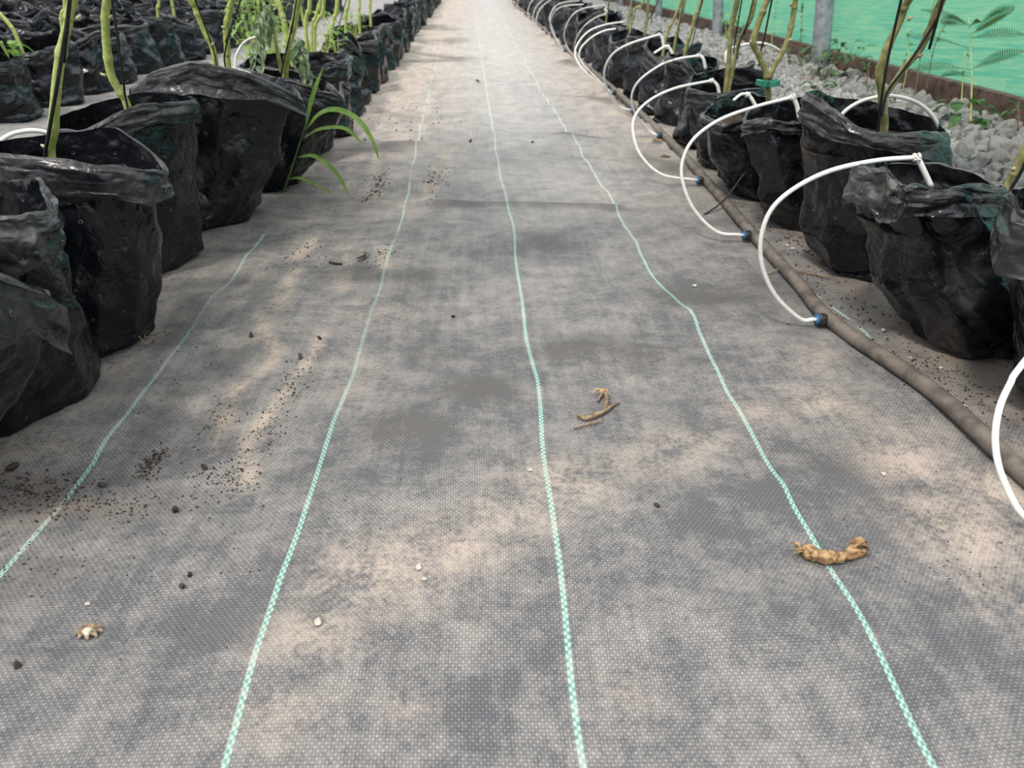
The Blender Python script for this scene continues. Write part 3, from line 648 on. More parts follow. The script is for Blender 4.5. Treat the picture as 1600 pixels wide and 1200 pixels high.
drip(4.55, 4.55, [(918, 108), (906, 92), (908, 75), (925, 58), (945, 48), (962, 45)], 'white drip tube, the lower of two side by side midway along the pipe', None)
drip(4.75, 4.95, [(914, 112), (899, 88), (903, 68), (920, 49), (945, 39), (975, 34)], 'white drip tube, the upper of two side by side midway along the pipe', None)
drip(5.6, 5.35, [(900, 80), (900, 62), (912, 42), (930, 28), (946, 22)], 'dusty white drip tube with curled end beside the net wall end of the row', [(948, 18), (944, 14)], 'tube_dirty')
drip(6.3, 6.2, [(885, 70), (882, 50), (892, 27), (910, 14), (944, 8)], 'dusty white drip tube, upper of the far loops against the black bags', [(946, 12), (946, 20)], 'tube_dirty')
drip(7.2, 7.0, [(862, 48), (861, 30), (870, 15), (885, 9), (912, 7)], 'dusty white drip tube, outer loop of a far pair', None, 'tube_dirty')
drip(7.5, 7.6, [(866, 52), (859, 30), (866, 12), (880, 4), (906, 1)], 'dusty white drip tube, inner loop of a far pair', None, 'tube_dirty')
for i, (a, b) in enumerate([(9.0, 838), (9.4, 843), (10.2, 834), (12.2, 819), (13.8, 806), (14.6, 801), (15.2, 797)]):
    yq = (60 / a * 0); q = pipe_at(a); bx = q[0]
    e = empty('drip_tube', (0, 0, 0)); base = np.array([q[0] - .010, q[1], q[2] + .002]); tip = base + np.array([-.02, 0, .004])
    MB().tube([base, tip], [.0115, .011], 10).build('dripper_body', M['rubber'], e)
    MB().tube([tip, tip + [-.07, 0, .03], tip + [-.10, 0, .13], tip + [-.05, .02, .24], tip + [.08, .03, .33], tip + [.2, .03, .34]], .0052, 8, 40).build('tube', M['tube_dirty'], e)
    tag(e, 'pale drip tube looping beside the distant bags at the far end of the right row', 'drip tube', GT)
drip(2.5, 2.52, [(1146, 157), (1153, 151), (1160, 147), (1168, 148)], 'white folded tube end hooked over the open triangular mouth bag', [(1173, 154), (1180, 166)], with_dripper=False, group='folded white tube ends on bag rims')
drip(3.3, 3.32, [(1022, 83), (1030, 78), (1038, 73), (1043, 73)], 'white folded tube end hooked on a rim near the arching tubes', [(1047, 78), (1050, 84)], with_dripper=False, group='folded white tube ends on bag rims')
# tube cut by the right edge
drip(.80, .93, [(1600, 806), (1566, 745), (1555, 690), (1561, 640), (1578, 600), (1600, 566)], 'white drip tube cut off by the right edge of the photo', None, beyond=[(.86, .98, .315), (.98, 1.05, .375), (1.07, 1.11, .35), (1.10, 1.13, .25)])
# tubes arching over bags from behind
drip(1.9, 1.86, [(1308, 188), (1325, 170), (1352, 156), (1390, 150), (1425, 157), (1450, 173), (1466, 196), (1474, 222)], 'white drip tube arching behind the forked stem inside the tall flap bag', None, with_dripper=False, group='white drip tubes arching inside the bags')
drip(3.25, 3.3, [(1134, 98), (1135, 82), (1150, 73), (1185, 67), (1210, 74), (1226, 88), (1229, 108), (1230, 120)], 'white drip tube arching behind the clipped stem over a right row bag', None, with_dripper=False, group='white drip tubes arching inside the bags')
drip(1.6, 1.66, [(-20, 232), (0, 220), (20, 209), (48, 204), (74, 208), (90, 222)], 'white drip tube curving over the rim of the wide open bag on the left', None, 'tube', with_dripper=False, group='white drip tubes in the left row')
drip(2.45, 2.6, [(345, 118), (356, 107), (372, 110), (390, 116), (405, 128)], 'short piece of white drip tube lying on the arched bag rim, left row', None, 'tube', with_dripper=False, group='white drip tubes in the left row', rad=.006)
drip(3.1, 3.2, [(367, 106), (369, 88), (380, 68), (400, 58), (425, 57), (432, 66)], 'thin white drip tube looping above the bags behind the grass tuft, left row', None, 'tube_dirty', with_dripper=False, group='white drip tubes in the left row')

# ------------------------------------------------------------------ tomato plants and their strings
def in_bag(px, py, side):
    """distance of the bag of a row in which a stem seen at this photo point must be rooted"""
    return min(ROWB[side], key=lambda b: abs(at(px, py, b[1])[0] - b[0]))[1]
def stem_part(parent, name, pts, r, mat, seg=10, knots=None):
    return MB().tube(pts, r, seg, 10 * len(pts), knots).build(name, M[mat], parent)

def compound_leaf(m, p, d, L, r, n=3, w=.3, droop=.25):
    """pinnate leaf: leaflets in pairs along a drooping rachis"""
    d = np.array(d, float); d /= np.linalg.norm(d); s_ = np.cross(d, [0, 0, 1.0]); s_ /= np.linalg.norm(s_) + 1e-6
    R_ = [p, p + d * L * .5 + np.array([0, 0, -droop * L * .15]), p + d * L + np.array([0, 0, -droop * L])]
    m.tube(R_, [.0022, .001], 5, 5)
    for i in range(n):
        q = p + d * L * (.3 + .6 * i / n) - np.array([0, 0, droop * L * (.3 + .6 * i / n) ** 2])
        for sg in (-1, 1):
            e = d * .5 + s_ * sg; e /= np.linalg.norm(e); l = L * .42
            m.add(*blade([q, q + e * l * .5 + np.array([0, 0, .01]), q + e * l + np.array([0, 0, -l * droop])], l * w * 1.4, 5))
    q = R_[-1]; m.add(*blade([q, q + d * L * .25, q + d * L * .45 + np.array([0, 0, -L * .12])], L * .2, 5))

def unseen_canopy(parent, top, seed, n=13):
    """unseen leaves of the plant up to the wires, added to dapple the sunlight"""
    r = random.Random(seed); m = MB()
    stems = smooth_path([top, top + np.array([r.uniform(-.05, .05), r.uniform(-.05, .05), .5]), top + np.array([r.uniform(-.08, .08), r.uniform(-.08, .08), 1.15])], 14)
    MB().tube(stems, [.007, .005], 8).build('upper_stem', M['stem'], parent)
    for i in range(n):
        q = stems[2 + int((i / n) * 12)]; a = r.uniform(0, 2 * PI)
        compound_leaf(m, q, (math.cos(a), math.sin(a), r.uniform(.05, .5)), r.uniform(.20, .34), r, droop=r.uniform(.2, .6))
    m.build('unseen_foliage', M['leaf'], parent)

GP, GS = 'tomato plants in the grow bags', 'black support strings of the tomato plants'
def plant(label, stems, scars=(), mat='stem', leaves=None, unseen_foliage=0, root=None):
    """stems: list of (photo points, Y0, Y1, radii); the first is the main one and is continued up past the frame"""
    e = empty('tomato_plant', (0, 0, 0)); first = None
    for i, (px, Y0, Y1, rad) in enumerate(stems):
        n = len(px); pts = [at(a, b, Y0 + (Y1 - Y0) * (k / (n - 1))) for k, (a, b) in enumerate(px)]
        if i == 0:
            b = pts[0].copy(); dv = (pts[0] - pts[1]) / np.linalg.norm(pts[0] - pts[1]); dv = np.array([dv[0] * .3, dv[1] * .3, -1.0]); b2 = b + dv * max(.07, b[2] - .19); pts = [b2] + pts; first = b
        up = pts[-1] - pts[-2]; up = up / np.linalg.norm(up)
        if px[-1][1] <= 0: pts.append(pts[-1] + np.array([up[0] * .25, up[1] * .25, .16 if unseen_foliage else .5])); tip = pts[-1]
        r_ = random.Random(len(label) + i)
        kn = [(t, r_.uniform(.15, .3)) for t in (.3, .55, .78)]
        o = stem_part(e, 'stem' if i == 0 else 'side_stem', pts, rad, mat, 10, kn)
        if i == 0 and unseen_foliage: unseen_canopy(e, pts[-1], unseen_foliage)
    for (px, py, Y, dx) in scars:
        p = at(px, py, Y); MB().tube([p, p + np.array([dx * .5, -.004, .002]), p + np.array([dx, -.006, .006])], [.0045, .0035, .0015], 7).build('leaf_scar', M['scar'], e)
    tag(e, label, 'plant', GP); return e

def twine(label, px, Y0, Y1, rad=.0026, up=True):
    n = len(px); pts = [at(a, b, Y0 + (Y1 - Y0) * (k / (n - 1))) for k, (a, b) in enumerate(px)]
    d = pts[-1] - pts[-2]; d /= np.linalg.norm(d)
    if up: pts.append(pts[-1] + d / max(d[2], .3) * 1.2)
    pts = [pts[0] + np.array([0, 0, -.05])] + pts
    o = MB().tube(pts, rad, 7, 8 * len(pts)).build('support_string', M['twine']); tag(o, label, 'string', GS); return o

plant('hairy green tomato stem rising out of the wide open bag on the left', [([(80, 250), (83, 205), (89, 130), (97, 75), (106, 38), (114, 0)], 1.46, 1.42, [.0085, .0085, .0082, .0070, .0078])],
      [(122, 29, 1.42, .008), (73, 230, 1.455, -.006)], unseen_foliage=1)
twine('black string crossing in front of the stem in the wide open bag', [(71, 250), (76, 210), (88, 140), (101, 60), (106, 30), (109, 0)], 1.45, 1.38, .0034)
plant('green tomato stem bent to the left, in the third bag seen fully on the left', [([(201, 172), (190, 148), (174, 118), (168, 85), (165, 45), (167, 0)], 1.93, 1.9, [.0085, .0088, .0090, .0085, .0085])],
      [(165, 118, 1.9, -.008), (172, 28, 1.9, .008)], unseen_foliage=2)
twine('black string right of the leftward bent green stem', [(196, 152), (192, 120), (185, 70), (179, 25), (175, 0)], 1.92, 1.88, .0026)
plant('pair of green stems leaning apart above the arched bag on the left', [([(357, 107), (355, 80), (354, 42), (360, 15), (363, 0)], 2.38, 2.36, [.0085, .0085, .0088, .0080]),
      ([(338, 105), (332, 75), (318, 45), (306, 15), (299, 0)], 2.38, 2.36, [.0080, .0080, .0085])], [(332, 70, 2.36, .007), (351, 44, 2.35, -.006)], unseen_foliage=3)
twine('black string beside the pair of stems above the arched bag', [(353, 108), (351, 85), (362, 40), (376, 0)], 2.36, 2.33, .0024)
twine('black string on the left stem of the pair above the arched bag', [(334, 80), (320, 40), (305, 0)], 2.37, 2.33, .0022)
e = plant('thick green stem with thinner stems and wilted leaves behind the arched bag', [([(446, 121), (450, 85), (457, 50), (463, 20), (467, 0)], 2.74, 2.70, [.0100, .0100, .0105, .0098]),
      ([(440, 114), (434, 82), (427, 45), (421, 18), (412, 6)], 2.72, 2.68, [.0062, .0058, .0052, .004]),
      ([(459, 105), (452, 78), (446, 45), (440, 20), (432, 0)], 2.8, 2.82, [.0080, .0085, .0090, .0080])], [(455, 78, 2.70, .005), (447, 34, 2.7, -.005)], unseen_foliage=4)
rw = random.Random(5)
def wilted(m, top, bottom, Y, n=13, w=10):
    """a wilted leaf hanging straight down: crumpled leaflets along a limp rachis"""
    A, B = at(*top, Y), at(*bottom, Y)
    m.tube([A, (A + B) / 2 + np.array([.004, 0, 0]), B], .0018, 5, 8)
    for i in range(n):
        q = A + (B - A) * (i + .5) / n; dx = rw.uniform(-.022, .022); l = rw.uniform(.035, .06)
        m.add(*blade([q, q + np.array([dx, rw.uniform(-.012, .012), -l * .4]), q + np.array([dx * .7, rw.uniform(-.01, .01), -l])], .013, 6, fold=.8, up=(rw.uniform(-.4, .4), -1, .1)))
for tp, bt, Y in [((411, 7), (404, 48), 2.66), ((406, 25), (398, 105), 2.66), ((416, 10), (414, 52), 2.68), ((462, 56), (472, 100), 2.68), ((470, 58), (478, 122), 2.69)]:
    wl = MB(); wilted(wl, tp, bt, Y); o = wl.build('wilted_leaf', M['wilt'], e); o['label'] = 'limp grey green wilted leaf'
twine('black string tied along the thick stem behind the arched bag', [(440, 118), (445, 90), (452, 60), (460, 20), (463, 0)], 2.7, 2.66, .0026)
# right row
plant('forked olive stem with a V of two branches in the tall flap bag', [([(1381, 208), (1381, 175), (1378, 145), (1374, 112), (1388, 72), (1407, 30), (1413, 12), (1420, 0)], 1.84, 1.78, [.0092, .0088, .0085, .0085, .0075, .0085]),
      ([(1383, 150), (1398, 128), (1416, 102), (1436, 80), (1452, 48), (1466, 15), (1472, 0)], 1.83, 1.78, [.0070, .0072, .0085, .0080])],
      [(1419, 30, 1.78, .006), (1436, 88, 1.78, .005)], 'old_stem', unseen_foliage=5)
twine('black string along the left branch of the forked stem', [(1371, 207), (1376, 165), (1381, 130), (1390, 80), (1400, 35), (1408, 0)], 1.80, 1.74, .0030)
twine('black string along the right branch of the forked stem', [(1386, 145), (1410, 112), (1430, 84), (1455, 45), (1466, 25), (1473, 0)], 1.79, 1.73, .0030)
e = plant('olive stem fastened with a green clip below its fork, right row', [([(1201, 158), (1200, 135), (1196, 112), (1185, 85), (1177, 66), (1184, 40), (1192, 18), (1199, 0)], 2.62, 2.58, [.0085, .0088, .0095, .0100, .0088, .0100]),
      ([(1202, 122), (1212, 100), (1226, 75), (1234, 50), (1240, 20), (1243, 0)], 2.60, 2.58, [.0075, .0080, .0082, .0080])], [(1173, 66, 2.56, -.005), (1236, 8, 2.57, -.006), (1233, 63, 2.57, .005)], 'old_stem', unseen_foliage=6)
p = at(1201, 130, 2.60); cl = MB()
for dx, dz in [(a, b) for a in (-.020, .016) for b in (-.007, -.0025, .002, .0065)]:
    cl.tube([p + np.array([dx + .019 * math.cos(t), .013 * math.sin(t), dz + .003 * math.cos(t) * (1 if dx > 0 else -1)]) for t in np.linspace(0, 2 * PI, 17)], .0030, 6)
o = cl.build('plant_clip', M['clip']); tag(o, 'green plastic clip around the forked olive stem on the right', 'clip')
twine('black string behind the green clip leaning to the right branch', [(1205, 122), (1218, 88), (1232, 50), (1244, 0)], 2.62, 2.6, .0034)
twine('black string between the two branches above the green clip', [(1189, 78), (1194, 60), (1200, 30), (1206, 0)], 2.66, 2.62, .0030)
RS = [([(1139, 90), (1141, 55), (1146, 25), (1152, 0)], 3.25, .0085, 'olive stem with flower buds rising by the arching tube, right row'),
      ([(1153, 72), (1162, 50), (1173, 28), (1179, 0)], 3.6, .0075, 'slanting olive stem between the budding stem and the clipped stem'),
      ([(1072, 75), (1080, 50), (1088, 20), (1096, 0)], 3.65, .0085, 'olive stem with black string against the gravel, right row'),
      ([(1042, 54), (1053, 30), (1060, 12), (1064, 0)], 4.1, .0075, 'thin olive stem leaning right, left of the stem with string'),
      ([(1055, 64), (1060, 40), (1066, 18), (1070, 0)], 4.15, .0070, 'thin upright olive stem in the middle of the right row'),
      ([(1009, 40), (1012, 20), (1013, 0)], 4.6, .0085, 'stout olive stem in front of the second grey post'),
      ([(991, 20), (998, 10), (1006, 0)], 5.0, .0065, 'slanting stem left of the second grey post'),
      ([(982, 28), (985, 14), (987, 0)], 5.1, .0065, 'dark thin stem among the middle bags of the right row'),
      ([(948, 24), (950, 12), (952, 0)], 5.6, .0060, 'small far stem beside the curled tube end')]
for px, Y, r_, lab in RS:
    Y = in_bag(*px[0], 'R'); plant(lab, [(px, Y, Y - .02, [r_, r_ * .95, r_])], (), 'old_stem')
for px, Y, lab in [([(1149, 60), (1154, 30), (1159, 0)], 3.2, 'black string right of the budding stem'), ([(1155, 68), (1168, 35), (1177, 0)], 3.55, 'black string on the slanting stem behind the budding stem'), ([(1080, 75), (1087, 45), (1097, 0)], 3.6, 'black string on the right row stem against the gravel'),
                   ([(1060, 50), (1064, 25), (1068, 0)], 4.1, 'black string on the thin stem leaning right'), ([(1019, 22), (1024, 10), (1029, 0)], 4.5, 'black string in front of the second grey post'), ([(986, 26), (989, 12), (991, 0)], 4.95, 'black string on the dark thin stem'), ([(950, 22), (951, 10), (952, 0)], 5.5, 'black string on the small far stem')]:
    Y = in_bag(*px[0], 'R') - .03; twine(lab, px, Y, Y - .02, .0026)
plant('olive stem leaning right at the right edge behind the nearest bag', [([(1572, 298), (1588, 265), (1604, 230), (1650, 120), (1690, 0)], 1.42, 1.40, [.0085, .0085, .0085, .0080])], [(1583, 265, 1.40, -.004)], 'old_stem', unseen_foliage=7)
twine('black string under the leaning stem at the right edge', [(1580, 296), (1592, 275), (1606, 245), (1655, 120), (1695, 0)], 1.40, 1.38, .0034)
# left background stems
LS = [([(97, 36), (98, 20), (102, 0)], 4.1, .012, 'pale green stem in the second row, behind the nearest left stem'), ([(25, 55), (16, 40), (0, 22), (-20, 5), (-26, 0)], 4.1, .010, 'green stem leaning left in the second row at the photo edge'),
      ([(246, 16), (247, 8), (248, 0)], 6.0, .009, 'small stem in the second row between the near stems'), ([(270, 12), (269, 6), (268, 0)], 6.3, .011, 'short green stem in the second row near the leafy weed'),
      ([(478, 48), (480, 20), (484, 0)], 3.6, .0085, 'green stem behind the wilted leaves, left row'), ([(488, 47), (494, 25), (499, 6), (501, 0)], 3.65, .0070, 'thin green stem of the left row next to a yellow bud'), ([(472, 22), (466, 8), (462, 0)], 3.7, .006, 'thin leaning stem in the left row behind the thick stem'),
      ([(492, 48), (498, 28), (506, 0)], 4.05, .0075, 'slender light green stem in the middle of the left row'), ([(518, 50), (522, 28), (527, 0)], 4.1, .010, 'sturdy light green stem with small shoots, left row'), ([(540, 30), (542, 12), (545, 0)], 4.9, .009, 'green stem above the far crumpled bags of the left row'),
      ([(561, 28), (561, 12), (562, 0)], 5.0, .009, 'upright green stem above the far crumpled bags of the left row'), ([(578, 12), (578, 6), (579, 0)], 5.6, .009, 'small green stem far along the left row')]
for px, Y, r_, lab in LS:
    Y = in_bag(*px[0], 'B' if px[0][0] < 300 else 'L'); plant(lab, [(px, Y, Y - .01, [r_, r_])], ())
for px, Y, lab in [([(526, 55), (534, 25), (541, 0)], 4.0, 'black string beside the sturdy light green stem'), ([(181, 20), (178, 8), (176, 0)], 4.6, 'black string in the second row behind the leftward bent stem')]:
    Y = in_bag(*px[0], 'B' if px[0][0] < 300 else 'L'); twine(lab, px, Y, Y - .02, .0028)

# leafy growth in the left background
def leafy(name, label, cat, c, spread, n, lw, mat, seed, group=None, up=.6, stemr=.002):
    r = random.Random(seed); e = empty(name, c); m = MB(); s = MB(); c0 = np.zeros(3)
    for i in range(n):
        a = r.uniform(0, 2 * PI); h = r.uniform(.25, 1) * spread[2]; d = np.array([math.cos(a), math.sin(a), 0]); q = np.array([d[0] * spread[0] * r.random() ** .6, d[1] * spread[1] * r.random() ** .6, h])
        if i % 3 == 0: s.tube([c0, q * .5 + np.array([0, 0, .1 * spread[2]]), q], [stemr, stemr * .6], 5, 6)
        l = lw * r.uniform(.7, 1.2); t = d * .8 + np.array([0, 0, r.uniform(-.3, up)])
        m.add(*blade([q, q + t * l * .5, q + t * l + np.array([0, 0, -l * .35])], l * .48, 5))
        if n <= 26: m.build('leaf', M[mat], e); m = MB()
    s.build('stem', M['stem'] if mat != 'weed' else M['redstem'], e)
    if m.v: m.build('leaf', M[mat], e)
    tag(e, label, cat, group); return e
g = at(395, 20, 4.6)
leafy('leafy_weed', 'bright green feathery weed growing among bags behind the two leaning stems', 'plant', (g[0], g[1], 0), (.14, .14, .62), 150, .055, 'grass', 3)
leafy('leafy_weed', 'small light green leaf cluster above the far left row bags', 'plant', at(552, 28, 4.9) * np.array([1, 1, 0]) + np.array([0, 0, .26]), (.07, .07, .16), 26, .04, 'grass', 5)
leafy('leafy_weed', 'small green shoots around the sturdy stem in the left row', 'plant', at(524, 45, 4.15) * np.array([1, 1, 0]) + np.array([0, 0, .24]), (.07, .07, .24), 24, .045, 'leaf', 7)
leafy('leafy_weed', 'thin spiky green shoots next to the slender stem, left row', 'plant', at(505, 45, 4.0) * np.array([1, 1, 0]) + np.array([0, 0, .24]), (.06, .06, .24), 22, .05, 'grass', 8)
leafy('leafy_weed', 'green leaf hanging at the left edge in the second row', 'plant', at(5, 60, 4.0) * np.array([1, 1, 0]) + np.array([0, 0, .28]), (.06, .06, .12), 9, .1, 'leaf', 9)
leafy('leafy_weed', 'green leaves against the base of the far second row bags', 'plant', at(420, 12, 5.6) * np.array([1, 1, 0]), (.16, .14, .55), 90, .06, 'leaf', 10)

# grass tuft at the foot of the arched bag
e = empty('grass_tuft', ground(443, 300)); c = ground(443, 300); Yg = c[1]
def gp(*P): return [at(a, b, Yg + dy) - c for a, b, dy in P]
MB().tube(gp((443, 300, 0), (455, 265, -.05), (468, 225, -.10), (478, 195, -.13)), [.0030, .0022, .0016], 6, 14).build('stem', M['grass'], e)
for P_, w in [(gp((478, 197, -.13), (490, 150, -.17), (505, 105, -.2)), .022), (gp((479, 202, -.12), (500, 178, -.13), (528, 172, -.14), (560, 188, -.15), (582, 220, -.16), (592, 250, -.16)), .019),
              (gp((474, 216, -.11), (500, 202, -.12), (535, 200, -.13), (555, 213, -.14), (567, 228, -.15)), .014), (gp((465, 246, -.08), (490, 244, -.10), (515, 260, -.12), (535, 285, -.1), (546, 308, -.11)), .016),
              (gp((450, 280, -.03), (470, 279, -.06), (500, 292, -.08), (525, 306, -.10)), .010), (gp((442, 299, 0), (460, 306, -.03), (490, 309, -.05)), .006)]:
    MB().add(*blade(P_, w, 16, .3, (0, -.6, .8), .75)).build('blade', M['grass'], e)
tag(e, 'green grass tuft with long arching blades at the foot of the arched bag', 'grass')

# ------------------------------------------------------------------ right side: gravel, board, net, posts
XB = 2.22
def wall_quad(x, y0, y1, z0, z1, n=160, m=24):
    V = []; uv = []; Fc = []
    for i in range(n + 1):
        for j in range(m + 1):
            y = y0 + (y1 - y0) * i / n; z = z0 + (z1 - z0) * j / m
            V.append((x + .012 * mn.noise((y * 1.5, z * 3, 0)) + .01 * mn.noise((y * 6, z * 9, 3)) * (z < .35), y, z)); uv.append((y, z))
    for i in range(n):
        for j in range(m):
            a = i * (m + 1) + j; Fc.append((a, a + 1, a + m + 2, a + m + 1))
    return V, Fc, uv
V, Fc, uv = wall_quad(XB + .075, 1.0, 26, .02, 2.4)
o = link('wall_right', mesh('wall_right', V, Fc, M['net'], True, uv)); tag(o, kind='structure')
b = MB()
zt = float(at_x(1600, 157, XB)[2])
b.add(*box((XB + .03, 13, zt / 2 - .04), (.05, 26, zt + .08)))
o = b.build('trim_1', M['board'], None, False); tag(o, kind='structure')
o = MB().add(*box((7.3, 13, -.11), (9.8, 50, .1))).build('ground_outside', M['lawn'], None, False); tag(o, kind='structure'); 

PX_ = [(1283, 108, 25, 'grey steel post nearest the camera along the green net'), (1123, 58, 14.5, 'second grey steel post along the green net'), (1031, 34, 9, 'third grey steel post along the green net'), (971, 15, 6.5, 'fourth grey steel post, far along the green net')]
for px, py, wd, lab in PX_:
    p = at_x(px, py, XB - .06); r_ = wd / 2 * (p[1] * 1.02) / FPX
    q = at_x(px + 8, max(0, py - 105), XB - .06); lean = np.array([(-.10), 0, 1.0])
    o = MB().tube([(p[0], p[1], -.05), (p[0] - .005, p[1], 0), tuple(np.array([p[0], p[1], 0]) + lean * 2.6)], r_, 20).build('post', M['post'])
    tag(o, lab, 'post', 'grey steel posts along the net')

def stone_mesh(seed):
    r = random.Random(seed); import bmesh
    bm = bmesh.new(); bmesh.ops.create_icosphere(bm, subdivisions=3, radius=1)
    cuts = [(Vector((r.gauss(0, 1), r.gauss(0, 1), r.gauss(0, 1))).normalized(), r.uniform(.55, .85)) for _ in range(11)]
    for v in bm.verts:
        for nrm, d in cuts:
            k = v.co.dot(nrm) - d
            if k > 0: v.co -= nrm * k * .95
        v.co *= 1 + .10 * mn.noise(v.co * 2.2 + Vector((seed, 0, 0))) + .04 * mn.noise(v.co * 7)
        v.co.x *= 1.15; v.co.z *= .8
    V = [v.co[:] for v in bm.verts]; Fc = [[v.index for v in f.verts] for f in bm.faces]; bm.free()
    return V, Fc
SM = [stone_mesh(i) for i in range(9)]
SMM = [mesh('gravel_stone', V, F, M['stone'], False) for V, F in SM]
def gz(x, y):  # gravel heap surface
    return .015 + .065 * min(1, max(0, (x - 1.28) / .35)) + .012 * mn.noise((x * 3, y * 3, 5))
cand = []
rs = random.Random(77); y = 1.7
while y < 14:
    x = 1.24
    while x < XB - .02:
        cand.append((x + rs.uniform(-.02, .02), y + rs.uniform(-.02, .02), rs.uniform(.018, .036) if rs.random() < .8 else rs.uniform(.034, .05))); x += .050
    y += .050 + .012 * max(0, y - 5)
def in_view(x, y, z):
    d = np.array([x, y, z]) - _C; k = d @ _F; return 800 + FPX * (d @ _R) / k, 600 - FPX * (d @ _U) / k
vis = []; restl = []
for x, y, s in cand:
    u, v = in_view(x, y, .06)
    seen = -20 < u < 1610 and v > -10 and (y > 2.2 or u > 1480)
    hidden = (u < 1480 and v > 130 + (u - 1250) * .35) if u > 1150 else (v > 60 + (u - 1000) * .5)
    (vis if (seen and not hidden) else restl).append((x, y, s))
vis.sort(key=lambda q: -q[2] / q[1]); near = vis[:295]; rest = vis[295:] + restl
for x, y, s in near:
    o = link('gravel_stone', SMM[rs.randrange(9)]); o.location = (x, y, gz(x, y) + rs.uniform(-.004, .008)); o.scale = (s * rs.uniform(.8, 1.2), s * rs.uniform(.8, 1.2), s * rs.uniform(.8, 1.1)); o.rotation_euler = (rs.uniform(0, 6), rs.uniform(0, 6), rs.uniform(0, 6))
    tag(o, 'rough grey crushed stone in the gravel strip below the green net', 'stone', 'gravel stones beside the net')
from mathutils import Euler, Matrix
VV = []; FF = []
SM2 = []
for i in range(6):
    import bmesh
    bm = bmesh.new(); bmesh.ops.create_icosphere(bm, subdivisions=2, radius=1); rr = random.Random(i + 40)
    cuts = [(Vector((rr.gauss(0, 1), rr.gauss(0, 1), rr.gauss(0, 1))).normalized(), rr.uniform(.55, .85)) for _ in range(10)]
    for v in bm.verts:
        for nrm, d in cuts:
            k = v.co.dot(nrm) - d
            if k > 0: v.co -= nrm * k * .95
    SM2.append((np.array([v.co[:] for v in bm.verts]), [[v.index for v in f.verts] for f in bm.faces])); bm.free()
nb = 0
for x, y, s in rest + [(x + .025, y + .025, s * .8) for x, y, s in cand if y < 9]:
    A, F_ = SM2[rs.randrange(6)]; Rm = np.array(Euler((rs.uniform(0, 6), rs.uniform(0, 6), rs.uniform(0, 6))).to_matrix())
    VV.append(A * s @ Rm.T + np.array([x, y, gz(x, y) - .006])); FF += [tuple(nb + i for i in f) for f in F_]; nb += len(A)
o = link('gravel', mesh('gravel', np.vstack(VV), FF, M['stone'], False)); tag(o, 'bed of small grey gravel between the right row and the board', 'gravel', None, 'stuff')
gb = [(x, y, gz(x, y) - .012) for y in np.linspace(1.2, 26, 120) for x in np.linspace(1.2, XB + .01, 14)]
gf = [(i * 14 + j, i * 14 + j + 1, (i + 1) * 14 + j + 1, (i + 1) * 14 + j) for i in range(119) for j in range(13)]
o = link('gravel_bed', mesh('gravel_bed', gb, gf, M['stone'], True)); tag(o, kind='structure')

# weeds along the board
GW = 'weeds growing in the gravel along the board'
def pinnate_weed(base, top, X, label, fronds):
    A = at_x(*base, X); B = at_x(*top, X); e = empty('feathery_weed', A); m = MB(); A0 = A * 0
    MB().tube([A0, (B - A) * .5 + np.array([.01, 0, 0]), B - A], [.0036, .0026, .0014], 7, 14).build('stem', M['stem'], e)
    for (sx, sy), (ex, ey), hw in fronds:
        S, E_ = at_x(sx, sy, X) - A, at_x(ex, ey, X - .05) - A
        Rr = smooth_path([S, (S + E_) / 2 + np.array([0, 0, .012]), E_], 24)
        m.tube(Rr, .0011, 4)
        for k in range(4, 25):
            q = Rr[k]; t = Rr[min(k + 1, 24)] - Rr[k - 1]; t /= np.linalg.norm(t)
            for sg in (-1, 1):
                d = np.array([0, 0, 1.0]) * sg + t * .35 + np.array([-.5, 0, 0]); d /= np.linalg.norm(d); l = hw * math.sin(PI * (.12 + .8 * (k - 4) / 21))
                m.add(*blade([q, q + d * l * .5, q + d * l], l * .14 + .0009, 3, .1, (t[0], t[1], t[2])))
    m.build('leaf', M['weed'], e); tag(e, label, 'weed', GW); return e
pinnate_weed((1515, 218), (1514, 28), 1.98, 'tall feathery weed with paired leaflets near the right edge, before the green net',
             [((1516, 38), (1440, 15), .018), ((1514, 44), (1532, 34), .012), ((1516, 42), (1470, 32), .03), ((1515, 55), (1585, 14), .04), ((1513, 75), (1416, 56), .018), ((1515, 60), (1605, 54), .024), ((1514, 108), (1420, 108), .026), ((1514, 110), (1600, 80), .03),
              ((1514, 120), (1470, 118), .018), ((1513, 165), (1545, 166), .012), ((1514, 190), (1548, 200), .012), ((1514, 165), (1480, 164), .012)])
def thin_weed(base, mid, top, X, label, lv=5, seed=0, mat='redstem', lw=.035):
    A = at_x(*base, X); e = empty('thin_weed', A); Mi, T = at_x(*mid, X) - A, at_x(*top, X) - A; r = random.Random(seed); m = MB()
    Q = smooth_path([A * 0, Mi, T], 20); MB().tube(Q, [.0028, .0020, .0012], 6).build('stem', M[mat], e)
    for i in range(lv):
        q = Q[int(6 + 14 * (i + .8) / lv) if i < lv else 20]; a = r.uniform(0, 2 * PI); l = lw * r.uniform(.7, 1.3); d = np.array([math.cos(a) * .5, math.sin(a), r.uniform(-.2, .5)])
        m.add(*blade([q, q + d * l * .5, q + d * l + np.array([0, 0, -.3 * l])], l * .35, 5)); m.build('leaf', M['weed'], e); m = MB()
    tag(e, label, 'weed', GW); return e
thin_weed((1447, 142), (1461, 70), (1487, 22), 2.1, 'thin reddish weed with a drooping tip right of the forked stem', 6, 1)
thin_weed((1430, 148), (1440, 80), (1462, -6), 2.12, 'thin tall reddish weed just right of the forked stem', 6, 2)
thin_weed((1502, 165), (1504, 130), (1508, 80), 2.05, 'slim upright weed left of the feathery weed', 3, 3, 'stem')
